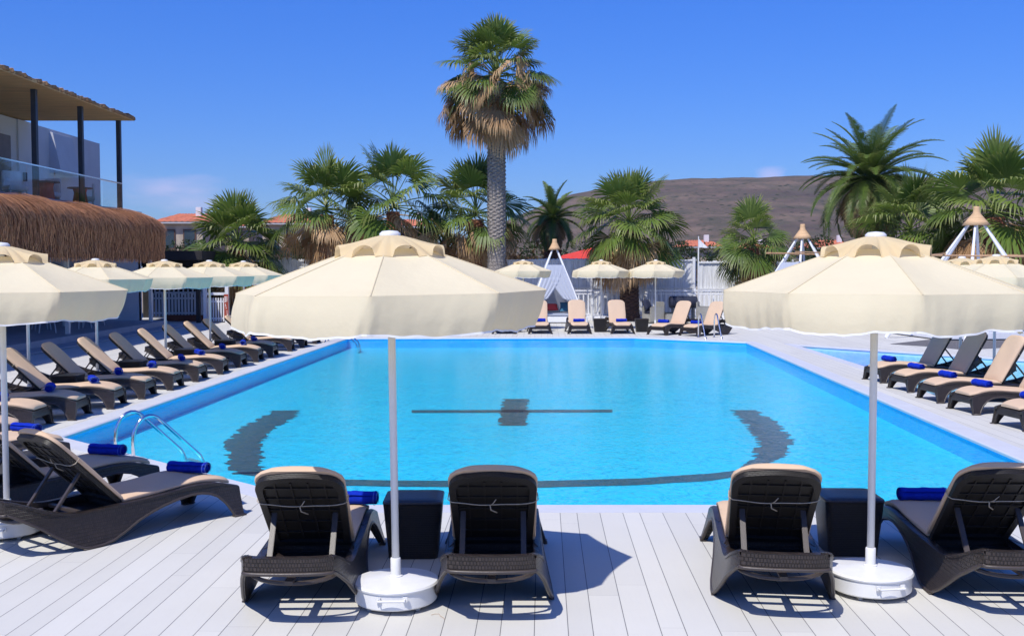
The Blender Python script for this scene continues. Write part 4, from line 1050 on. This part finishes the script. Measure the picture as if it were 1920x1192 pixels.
for q in ((-.035,.99,.05,.05),(.03,.99,.03,.06),(-.035,.91,.05,.06),(.03,.91,.04,.05),(-.035,.83,.05,.05),(.025,.84,.04,.03),(-.03,.70,.02,.07),(-.015,.64,.05,.02),(0,.57,.02,.05),(.03,.45,.03,.03),(.03,.38,.02,.05),(.045,.30,.03,.07),(.04,.20,.03,.03)):
    mb.box((q[0], -.0185, q[1]), (q[2], .006, q[3]))
mb.build('marks', M['hem'], sg)
mb = MB(); mb.box((0,0,.95), (.6, .05, 1.9)); tag(mb.build('door', M['signred'], loc=(XF(465, 43), 43, 0)), 'reddish brown door panel behind the farthest left parasol', 'door')
# shaded picket fence with its planter
pf = empty('picket_fence', (XF(335, 43.5), 43.5, 0), 0, 'blue looking white picket fence in deep shade left of the gate', 'fence'); W_ = XF(385, 43.5)-XF(287, 43.5)
for i in range(17):
    x = -W_/2+W_*i/16; mb = MB(); mb.box((x, 0, .62), (.085, .02, .95)); mb.add([(x-.042, -.01, 1.095), (x+.042, -.01, 1.095), (x, -.01, 1.15), (x-.042, .01, 1.095), (x+.042, .01, 1.095), (x, .01, 1.15)], [(0,1,2), (3,5,4), (0,2,5,3), (1,4,5,2)]); mb.build('picket', M['whitepl'], pf)
for i in range(12):
    x = -W_/2+W_*i/11; mb = MB(); mb.box((x, .30, 1.25), (.06, .02, .45)); mb.build('picket', M['whitepl'], pf)
mb = MB(); mb.box((0, .02, .30), (W_, .03, .07)); mb.box((0, .02, .90), (W_, .03, .07)); mb.box((0, .33, 1.12), (W_, .03, .08)); mb.build('rail', M['whitepl'], pf)
mb = MB(); mb.box((0,0,.12), (W_*.75, .3, .24)); tag(mb.build('planter', M['reddish'], loc=(XF(350, 43), 43, .005), bevel=.01), 'low reddish timber kerb box under the shaded picket fence', 'planter')
# ============================================================ TEEPEES
def teepee(cx, cy, h, r, lab, seed=0, cap=.42, cloth=True, bars=.62, rot=.7, open_a=None, np_=6, low=.62, crossbar=True):
    rnd = random.Random(seed)
    root = empty('teepee', (cx, cy, 0), 0, lab, 'teepee', 'white pole teepees beyond the pool'); ends = []
    for k in range(np_):
        a = rot + 2*math.pi*k/np_; f = Vector((r*math.cos(a), r*math.sin(a), 0)); t = Vector((.02*math.cos(a), .02*math.sin(a), h-.22)); ends.append((f, t))
        mb = MB(); mb.tube([f, f.lerp(t, .5), t], [.062, .055, .03], 10); mb.build('pole', M['whitepl'], root)
    k0 = cap/h; rb = .05+ (r-.05)*(cap-.16)/(h-.16)+.075
    mb = MB(); mb.lathe([(0, h), (.085, h-.005), (.09, h-.05), (.10, h-cap*.34), (rb*.70, h-cap*.75), (rb, h-cap), (rb-.04, h-cap-.005)], n=16); mb.build('rope_cap', M['rope'], root, smooth=True)
    if crossbar:
        zz = h*bars; rr = (r)*(1-bars)+.12
        for i in range(4):
            a = rot+i*math.pi/2+.3; c = Vector((rr*math.cos(a), rr*math.sin(a), zz+.02*i)); t = Vector((-math.sin(a), math.cos(a), rnd.uniform(-.03, .03)))
            mb = MB(); mb.tube([c-t*rr*1.3, c+t*rr*1.25], [.022, .03], 7); mb.build('bamboo_bar', M['bamboo'], root)
    if cloth:
        for k in range(np_):
            (f0, t0), (f1, t1) = ends[k], ends[(k+1) % np_]; am = rot + 2*math.pi*(k+.5)/np_
            if open_a is not None and math.cos(am-open_a) > .75: continue
            rows = []
            for i in range(13):
                g = i/12; lo = .02; q0 = f0.lerp(t0, lo+(low-lo)*g); q1 = f1.lerp(t1, lo+(low-lo)*g); row = []
                for j in range(11):
                    s = j/10; p = q0.lerp(q1, s); o = Vector((math.cos(am), math.sin(am), 0)); p = p + o*(.06 - .10*math.sin(math.pi*s)*(1-g) + .018*math.sin(s*25+g*4)); p.z = max(p.z, .02); row.append(p)
                rows.append(row)
            mb = MB(); mb.grid(rows); mb.build('cloth_panel', M['cloth_shaded'], root, smooth=True)
        if open_a is not None:   # curtains gathered to the two poles beside the opening
            for sgn in (-1, 1):
                rows = []
                kk = [k for k in range(np_) if math.cos(rot + 2*math.pi*(k+.5)/np_ - open_a) > .75]
                k = kk[0]; e0, e1 = ends[k], ends[(k+1) % np_]
                if sgn > 0: e0, e1 = e1, e0
                for i in range(15):
                    g = i/14; q0 = e0[0].lerp(e0[1], low*(1-g)); q1 = e1[0].lerp(e1[1], low*(1-g)); wd = .95*(1-g)**1.5+.06 if g < .62 else .10+.12*(g-.62)
                    row = []
                    for j in range(15):
                        s = j/14*wd; p = q0.lerp(q1, s); o = Vector((math.cos(open_a), math.sin(open_a), 0)); p = p+o*(.07+.04*math.sin(j*2.1)*(1 if g > .2 else g*5)); p.z = max(.02, p.z); row.append(p)
                    rows.append(row)
                mb = MB(); mb.grid(rows); mb.build('curtain', M['cloth_shaded'], root, smooth=True)
    return root
M['cloth_shaded'] = fabric('shade_tinted_cloth', (.50,.54,.64), .25, .05, 2, .3, 4)  # white cloth; the bluish shade on it is put into the colour
def tcap(px, py, y): return atd(px, py, y).z
T = atd(1040, 448, 42.0); teepee(T.x, 42.0, T.z, 1.65, 'teepee draped in shade tinted white cloth beside the far loungers, left of the dark trunk', 1, cap=.42, rot=R(-45), open_a=R(-90), low=.74, crossbar=False, np_=4)
T = atd(1505, 420, 40.0); teepee(T.x, 40.0, T.z, 2.3, 'middle sized teepee with rope top peeking over the left shoulder of the big right canopy', 2, cap=.55, rot=R(10), low=.66, open_a=R(-90+20), bars=.70)
T = atd(1831, 387, 33.0); teepee(T.x, 33.0, T.z, 2.75, 'largest teepee with bare white poles and rope top at the right edge', 3, cap=.58, rot=R(-118), low=.10, cloth=False, bars=.62, np_=6)
T = atd(697, 432, 44.0); teepee(T.x, 44.2, T.z, 1.9, 'teepee hidden behind the big middle canopy with only its rope tip in view', 4, cap=.5, rot=R(10), low=.6, open_a=R(-90), crossbar=False)
def daybed(cx, cy, w_, d_, lab, rz=0):
    root = empty('daybed', (cx, cy, 0), rz, lab, 'daybed'); mb = MB(); mb.box((0,0,.14), (w_, d_, .22)); mb.build('platform', M['whitepl'], root, bevel=.02)
    mb = MB(); mb.box((0,0,.32), (w_*.94, d_*.94, .13)); mb.build('mattress', M['cloth_shaded'], root, bevel=.045); return root
def cushion(c, w_, h_, lab, mat_, rz=0, tilt=.35):
    mb = MB(); rows = []
    for i in range(9):
        row = []
        for j in range(9):
            u = -1+2*i/8; v = -1+2*j/8; th = .09*((1-u**4)*(1-v**4))**.5; row.append((w_/2*u*(1-.06*(1-v*v)), -th, h_/2*v*(1-.06*(1-u*u))))
        rows.append(row)
    mb.grid(rows); mb.grid([[(x, -y, z) for x, y, z in r] for r in rows])
    o = mb.build('cushion', mat_, smooth=True); o.location = c; o.rotation_euler = (-tilt, 0, rz); return tag(o, lab, 'cushion', 'cushions in the teepee')
T = atd(1050, 590, 42.0); daybed(T.x+.1, 42.1, 1.9, 1.5, 'white daybed inside the cloth draped far teepee')
cushion((XF(1032,41.9), 41.9, .60), .6, .36, 'red cushion on the daybed in the far teepee', M['red'], .15, .9)
cushion((XF(1072,41.8), 41.8, .62), .95, .50, 'teal cushion on the daybed in the far teepee', M['teal'], -.1, .8)
T = at(1800, 640); daybed(14.6, 33.4, 4.2, 3.2, 'broad white lounging platform under the largest teepee', .1)
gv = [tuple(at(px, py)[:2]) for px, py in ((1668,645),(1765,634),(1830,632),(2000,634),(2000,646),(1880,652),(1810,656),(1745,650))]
M['dark_patch'] = simple('dark_grey_mottle', (.12,.115,.12), .95, .6, 22, .9, 40)
tag(flat('dark_ground_patch', gv, [], .006, M['dark_patch']), kind='structure')  # flat dark grey polygon with mottled tone, just above the deck
# rattan armchairs and covered grill before the railing
def armchair(x, y, rz, lab):
    root = empty('rattan_armchair', (x, y, 0), rz, lab, 'armchair', 'rattan armchairs before the white railing')
    mb = MB(); mb.box((0,0,.21), (.62, .60, .36)); mb.build('seat', M['rattan'], root, bevel=.03)
    mb = MB(); mb.box((0,.27,.58), (.66, .08, .52)); mb.build('backrest', M['rattan'], root, bevel=.03)
    for s in (-1, 1): mb = MB(); mb.box((s*.33,-.02,.36), (.08, .62, .58)); mb.build('armrest', M['rattan'], root, bevel=.03)
    mb = MB(); mb.box((0,-.03,.44), (.54,.54,.10)); mb.build('seat_pad', M['navy'], root, bevel=.035)
    return root
armchair(XF(1226, 41.2), 41.2, R(-70), 'grey rattan armchair right of the dark palm trunk')
armchair(XF(1322, 41.4), 41.4, R(75), 'grey rattan armchair behind the far ladder')
cu = cushion((XF(1214,41.2), 41.3, .72), .5, .45, 'dark patterned cushion leaning in the armchair by the trunk', M['navy'], 1.0, .4); cu['group'] = 'cushions on the armchairs'
rt = empty('low_table', (XF(1268, 41.0), 41.0, 0), 0, 'low grey rattan table between the two armchairs', 'table'); mb = MB(); mb.box((0,0,.22), (.85,.5,.40)); mb.build('body', M['rattan'], rt, bevel=.02); mb = MB(); mb.box((0,0,.44), (.9,.55,.03)); mb.build('table_top', M['glass_dark'], rt, bevel=.005)
gr = empty('covered_grill', (XF(1281, 42.4), 42.4, 0), 0, 'black rounded grill box standing behind the low rattan table', 'grill')
mb = MB(); mb.lathe([(0,-.55),(.20,-.55),(.24,-.50),(.24,.50),(.20,.55),(0,.55)], n=20)
for i in range(len(mb.v)): x, y, z = mb.v[i]; mb.v[i] = (z, y, .78+x)
mb.build('hood', M['navy'], gr, smooth=True)
for sx_ in (-.4, .4): mb = MB(); mb.box((sx_,0,.29), (.07,.4,.56)); mb.build('leg', M['darkmetal'], gr)
lb = MB(); lb.box((0,0,.78), (.10,.10,.26)); lb.tube([(0,0,0),(0,0,.70)], .03, 8); tag(lb.build('deck_lamp', M['whitemetal'], loc=(XF(1110, 43.2), 43.2, 0)), 'small white lamp post before the balustrade, left of the dark trunk', 'lamp')
# red pavilion top beyond the fence
pv = empty('pavilion', (XF(1110, 56), 56, 0), 0, 'red pavilion roof tip showing over the fence left of the broad fan palm', 'pavilion')
mb = MB(); zt = atd(1120, 463, 56).z; ze = zt-.62; mb.add([(-2.3,-2,ze),(2.3,-2,ze),(2.3,2,ze),(-2.3,2,ze),(.15,0,zt)], [(0,1,4),(1,2,4),(2,3,4),(3,0,4),(3,2,1,0)]); mb.build('roof', M['redroof'] if 'redroof' in M else simple('red_canvas', (.62,.05,.03), .7), pv)
for sx_ in (-1.9, 1.9):
    for sy in (-1.9, 1.9): mb = MB(); mb.tube([(sx_,sy,0),(sx_,sy,ze)], .05, 8); mb.build('post', M['whitepl'], pv)
# ============================================================ HOUSES BEYOND
def house(px0, px1, pyr, pye, y, lab, d=8, nw=3, wallm='stone_house', gable=False, dark=True):
    x0, x1 = XF(px0, y), XF(px1, y); zr, ze = atd(0, pyr, y).z, atd(0, pye, y).z; w_ = x1-x0
    root = empty('house', ((x0+x1)/2, y, 0), 0, lab, 'house', 'tile roofed houses beyond the fence')
    mb = MB(); mb.box((0, d/2, ze/2), (w_*.94, d, ze)); mb.build('wall', M[wallm], root)
    # tiled hip roof with ridges
    n = max(12, int(w_/.22)); rows = []
    for j in range(9):
        f = j/8; hw = w_/2 + .25 - (min(d/2, w_/2)*.55)*f; row = []
        for i in range(n+1): row.append((-hw+2*hw*i/n, -.5 + (d/2+.5)*f, ze + (zr-ze)*f + .05*(i % 2) + .03*(j % 2)))
        rows.append(row)
    rows.append([(x, d/2+(d/2-y_)+0, z) for x, y_, z in rows[0]])
    mb = MB(); mb.grid(rows)
    for s in (-1, 1):
        i = 0 if s < 0 else n; mb.add([rows[0][i], rows[8][i], rows[9][i]], [(0,1,2)])
    mb.build('roof', M['orange_tile'], root)
    mb = MB(); mb.box((0, -.45, ze-.10), (w_+.4, .12, .14)); mb.build('eave', M['grey'], root)
    for k in range(nw):
        xx = -w_*.42 + w_*.84*(k+.5)/nw
        f_ = MB(); f_.box((xx, -.03, ze-1.5), (w_*.84/nw*.62, .10, 1.7)); fr_ = f_.build('window', M['brownwood'], root)
        f_ = MB(); f_.box((xx, -.085, ze-1.5), (w_*.84/nw*.50, .03, 1.5)); f_.build('pane', M['glass_dark'], fr_)
        mb = MB(); mb.box((xx, -.45, ze-2.75), (w_*.84/nw*.9, .08, .9)); mb.build('balcony', M['brownwood'], root)
    mb = MB(); mb.box((w_*.22, d*.35, zr+.1), (.5,.5,.9)); mb.build('chimney', M['wall'], root, bevel=.03)
    return root
house(292, 384, 397, 416, 95, 'house with red tiled roof and dark timber windows right of the thatch', nw=2)
house(386, 470, 404, 424, 105, 'pale stone house behind the low fan palm', nw=2)
house(490, 600, 398, 418, 100, 'house with red roof half hidden between the low palm and the stout trunk palm', nw=3)
house(645, 715, 420, 440, 95, 'pale walled house left of the palm above the big middle canopy', nw=2, wallm='wallshade')
house(735, 800, 408, 424, 90, 'house with red tiles and dark windows above the right shoulder of the big middle canopy', nw=2, wallm='brownwood')
house(1283, 1352, 449, 462, 110, 'low house with bright orange roof at the foot of the hill', nw=2)
house(1520, 1612, 449, 464, 120, 'low house with orange roof behind the rope topped poles', nw=3)
house(1395, 1450, 455, 466, 130, 'low orange roof house behind the slender fan palm', nw=2)

# ============================================================ HOTEL BUILDING AND THATCH
M['strawedge'] = simple('straw_edge', (.30,.16,.07), .9, .5, 14, .8, 30)
hb = empty('hotel_building', (-16, 35, 0), 0, 'white two storey building with reed lined flat roof and glass balcony at the left edge', 'building')
H0 = Vector((-16, 35, 0))
def part(name, mb, mat_, parent=hb, **k):
    for i in range(len(mb.v)): x, y, z = mb.v[i]; mb.v[i] = (x-H0.x, y-H0.y, z)
    return mb.build(name, mat_, parent, **k)
# roof slab with ragged reed edge
mb = MB(); n = 60; rows = []
e = [(-13.55, 20+20.3*i/n) for i in range(n+1)]
mb.box((-17.65, 29.8, 7.60), (7.4, 20.1, .10)); part('roof_soffit', mb, M['soffit'])
rnd = random.Random(5); mb = MB(); rows = [[], [], [], []]
for i in range(160):
    y = 20 + 20.4*i/159; j = rnd.uniform(-.05, .05)
    rows[0].append((-13.98, y-.45, 7.555)); rows[1].append((-13.92+j, y-.45, 7.60+j*.3)); rows[2].append((-13.94+j*.7, y-.45, 7.69+j*.6)); rows[3].append((-14.6, y-.45, 7.74))
mb.grid(rows); rows = [[], [], [], []]
for i in range(60):
    x = -21 + 7.08*i/59; j = rnd.uniform(-.05, .05)
    rows[0].append((x, 39.82, 7.555)); rows[1].append((x, 39.95+j, 7.60)); rows[2].append((x, 39.92+j, 7.69+j*.6)); rows[3].append((x, 39.2, 7.74))
mb.grid(rows); mb.box((-17.75, 29.7, 7.68), (7.2, 19.9, .08)); part('roof_edge', mb, M['strawedge'])
mb = MB(); mb.box((-18.4, 30.2, 5.9), (1.0, 20.0, 3.2)); mb.box((-17.87, 39.6, 5.9), (.08, 1.2, 3.2)); part('upper_wall', mb, M['wall'])
mb = MB(); mb.box((-17.86, 35.6, 5.55), (.05, 5.6, 2.55)); dr = part('door', mb, M['darkdoor'] if 'darkdoor' in M else simple('taupe_panel', (.20,.17,.16), .6))
mb = MB(); mb.box((-17.82, 35.0, 5.5), (.03, 1.5, 2.3)); part('pane', mb, M['glass_dark'], dr)
mb = MB(); mb.box((-17.8, 34.2, 5.5), (.05, .07, 2.35)); mb.box((-17.8, 35.8, 5.5), (.05, .07, 2.35)); mb.box((-17.8, 37.3, 5.5), (.05, .07, 2.35)); part('door_frame', mb, M['whitepl'], dr)
mb = MB(); mb.box((-17.78, 39.35, 5.45), (.10, .14, .32)); part('wall_lamp', mb, M['navy'])
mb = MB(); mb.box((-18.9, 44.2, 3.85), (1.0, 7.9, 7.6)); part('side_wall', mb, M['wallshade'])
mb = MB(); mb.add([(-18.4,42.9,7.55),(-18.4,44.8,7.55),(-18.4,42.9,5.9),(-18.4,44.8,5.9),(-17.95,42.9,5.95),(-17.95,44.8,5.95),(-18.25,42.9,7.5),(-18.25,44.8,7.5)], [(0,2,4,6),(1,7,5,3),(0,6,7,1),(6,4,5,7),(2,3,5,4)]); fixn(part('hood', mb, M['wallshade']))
mb = MB(); mb.box((-18.36, 42.6, 4.6), (.06, 2.2, 1.4)); part('window', mb, M['navy'])
mb = MB(); mb.box((-16.2, 30.4, 4.12), (4.6, 20.0, .22)); part('balcony_slab', mb, M['grey'])
for y in (22.3, 25.8, 29.3, 32.8, 36.3, 39.8):
    mb = MB(); mb.box((-14.5, y, 5.85), (.15, .15, 3.4)); part('post', mb, M['darkmetal'])
for i in range(9):
    y0 = 22.3+i*1.95; mb = MB(); mb.add([(-14.42, y0+.01, 4.29), (-14.42, y0+1.89, 4.29), (-14.42, y0+1.89, 5.21), (-14.42, y0+.01, 5.21)], [(0,1,2,3)]); part('glass_pane', mb, M['glass'])
mb = MB(); mb.box((-14.42, 31.0, 5.24), (.05, 17.6, .045)); part('handrail', mb, M['steel'])
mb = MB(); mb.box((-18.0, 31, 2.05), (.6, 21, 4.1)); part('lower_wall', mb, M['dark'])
mb = MB(); mb.box((-16.0, 41.2, 1.55), (3.4, .2, 3.1)); mb.box((-14.45, 41.25, 1.7), (.3, .3, 3.4)); part('end_wall', mb, M['wall'])
mb = MB()
for i in range(9): mb.box((-16.5+i*.18, 41.06, .75), (.05, .05, 1.0))
mb.box((-15.8, 41.06, 1.25), (1.8, .06, .06)); part('slatted_rail', mb, M['whitepl'])
for x, y in ((-12.95, 31.2), (-12.95, 38.4), (-14.7, 35.2), (-12.95, 24.6), (-16.6, 38.5)):
    mb = MB(); mb.box((x, y, 1.45), (.11, .11, 2.6)); part('column', mb, M['whitemetal'])
# pergola over the shaded fence
pg = empty('pergola', (XF(320, 43.2), 43.2, 0), 0, 'dark timber pergola shading the picket fence beside the thatch end', 'pergola')
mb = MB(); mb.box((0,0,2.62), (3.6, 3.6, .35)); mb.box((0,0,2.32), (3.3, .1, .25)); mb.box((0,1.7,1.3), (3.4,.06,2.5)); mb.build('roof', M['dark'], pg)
for x, m_ in ((-1.45, 'greenpaint'), (-.85, 'brownwood'), (1.55, 'dark')):
    mb = MB(); mb.box((x, -1.5, 1.2), (.15,.15,2.4)); mb.build('post', M[m_], pg)
# terrace step
mb = MB(); mb.box((-15.6, 29.2, .115), (6.2, 19.4, .23)); tag(mb.build('terrace', M['grey'], bevel=.015), kind='structure')
mb = MB(); mb.box((-12.2, 29.2, .03), (.6, 19.4, .05)); tag(mb.build('terrace_step', M['grey'], bevel=.01), kind='structure')
# thatched canopy in front of the building
tc_ = empty('thatched_canopy', (-13.6, 31, 0), 0, 'long rounded brown thatch canopy in front of the white building', 'canopy'); T0 = Vector((-13.6, 31, 0))
def thp(s, y):
    """s 0 at the bottom fringe, 1 at the back of the top; returns point and down direction"""
    endr = max(0, (y-38.9)/2.3); k = math.sqrt(max(0, 1-min(1, endr)**2.2))
    if s < .45: x = -12.95 + .10*s/.45; z = 2.48 + 1.05*s/.45
    else: a = (s-.45)/.55*math.pi/2; x = -12.85 - 1.3*(1-math.cos(a)); z = 3.53 + .68*math.sin(a)
    x = x - 1.15*(1-k) ; z = z - .55*(1-k)*(s**1.5) + .05*math.sin(y*1.7)*s
    return Vector((x, y, z))
mb = MB(); rows = []
for i in range(70):
    y = 20+21.1*i/69; rows.append([thp(s/12, y) - Vector((.06, 0, .03)) for s in range(13)] )
for r in rows: 
    for i in range(len(r)): r[i] = r[i]-T0
mb.grid(rows); mb.grid([[r[0], r[0]-Vector((1.6, 0, -.1)), r[-1]-Vector((.3, 0, .2))] for r in rows]); mb.build('core', M['thatchbase'], tc_, smooth=True)
mb = MB(); rnd = random.Random(8)
for k in range(15000):
    y = 21 + 20.15*rnd.random()**.85; s = rnd.random()*1.05-.03; p = thp(max(0, min(1, s)), y); p2 = thp(max(0, min(1, s-.16)), y)
    d = (p2-p)
    if s < .17: d = Vector((0, 0, -.22))
    if d.length < .01: continue
    d = d.normalized()*rnd.uniform(.28, .55) + Vector((rnd.gauss(0,.03)+.03, rnd.gauss(0,.06), 0))
    if p.z + d.z < 2.28: d.z = max(-.12, 2.28-p.z) - rnd.random()*.08
    n_ = Vector((1, 0, .35)); q = Vector((0, 1, 0))*rnd.uniform(.008, .018); p = p + Vector((rnd.uniform(-.02, .035), 0, rnd.uniform(-.01, .03))) - T0
    m_ = p + d*.5 + n_*rnd.uniform(.01, .05); t_ = min(1, max(0, rnd.gauss(.35, .25) + .25*s))  # straw tone also rises towards the top, sunlight put into its colour
    mb.add([p-q, p+q, m_+q, m_-q, p+d+q*.4, p+d-q*.4], [(0,1,2,3), (3,2,4,5)], tone=(t_, 0))
mb.build('thatch', M['thatch'], tc_)
tc_.scale = (.915,)*3; tc_.location = (-13.6*.915, 31*.915, 2.2*(1-.915))
# furniture glimpsed on the shaded terrace
def dchair(x, y, rz, lab):
    root = empty('dining_chair', (x, y, .23), rz, lab, 'chair', 'chairs on the shaded terrace')
    mb = MB(); mb.box((0,0,.45), (.44,.44,.04)); mb.build('seat', M['brownwood'], root); mb = MB(); mb.box((0,.21,.72), (.42,.03,.40)); mb.build('backrest', M['brownwood'], root)
    for sx_ in (-.2, .2):
        for sy in (-.2, .2): mb = MB(); mb.bar((sx_*.9, sy*.9, .44), (sx_*1.15, sy*1.15, 0), .03, .03, up=(0,1,0)); mb.build('leg', M['wallshade'], root)
for i, (x, y, rz) in enumerate(((-13.9, 35.6, 1.2), (-13.7, 34.0, -.6), (-14.6, 33.2, 2.2), (-13.8, 31.8, .4))):
    dchair(x, y, rz, ['farthest dining chair on the shaded terrace by the white wall','dining chair on the shaded terrace left of the second parasol pole','dining chair deepest in the shade of the terrace','nearest dining chair on the shaded terrace'][i])
for i, (x, y) in enumerate(((-15.3, 38.6), (-15.6, 36.2), (-15.4, 33.4))):
    root = empty('balcony_chair', (x, y, 4.24), -1.2+i, ['white armchair behind the balcony glass, rightmost','white armchair behind the balcony glass, middle one','white armchair behind the balcony glass, leftmost'][i], 'chair', 'white chairs on the balcony')
    mb = MB(); mb.box((0,0,.36), (.6,.6,.16)); mb.build('seat', M['hem'], root, bevel=.03); mb = MB(); mb.box((0,.28,.62), (.6,.08,.6)); mb.build('backrest', M['hem'], root, bevel=.03)
    for sx_ in (-.25, .25):
        for sy in (-.25, .25): mb = MB(); mb.box((sx_,sy,.14), (.05,.05,.28)); mb.build('leg', M['whitemetal'], root)
for i, (x, y) in enumerate(((-15.0, 37.4), (-15.0, 34.7))):
    root = empty('balcony_table', (x, y, 4.24), 0, ['small round red table behind the balcony glass, right one','small round red table behind the balcony glass, left one'][i], 'table', 'red tables on the balcony')
    mb = MB(); mb.lathe([(0,.64),(.42,.64),(.42,.68),(0,.68)], n=20); mb.build('table_top', M['darkmetal'], root); mb = MB(); mb.lathe([(0,0),(.28,0),(.2,.5),(.24,.63),(0,.63)], n=16); mb.build('stand', M['red'], root)

# air between here and the hills
mb = MB(); mb.box((0, 920, 62), (3700, 2300, 150)); hz = tag(mb.build('haze', simple('air', (1,1,1))), kind='stuff')
hm, ht, hb_ = base('thin_haze'); ht.nodes.remove(hb_); pvn = nn(ht, 'ShaderNodeVolumePrincipled'); pvn.inputs['Color'].default_value = (.72, .80, 1, 1); pvn.inputs['Density'].default_value = .00010
ht.links.new(pvn.outputs[0], ht.nodes['Material Output'].inputs['Volume']); hz.data.materials.clear(); hz.data.materials.append(hm)

tw = MB(); q0 = at(822, 1158); tw.tube([(0,.05,.003), (.02,.07,.003), (.05,.07,.003), (.06,.03,.003), (.08,.0,.003), (.09,-.03,.003)], .0012, 4)
tag(tw.build('twine', M['bamboo'], loc=(q0.x-.05, q0.y, .001)), 'thin loose piece of brown twine on the deck boards right of the middle base', 'twine')
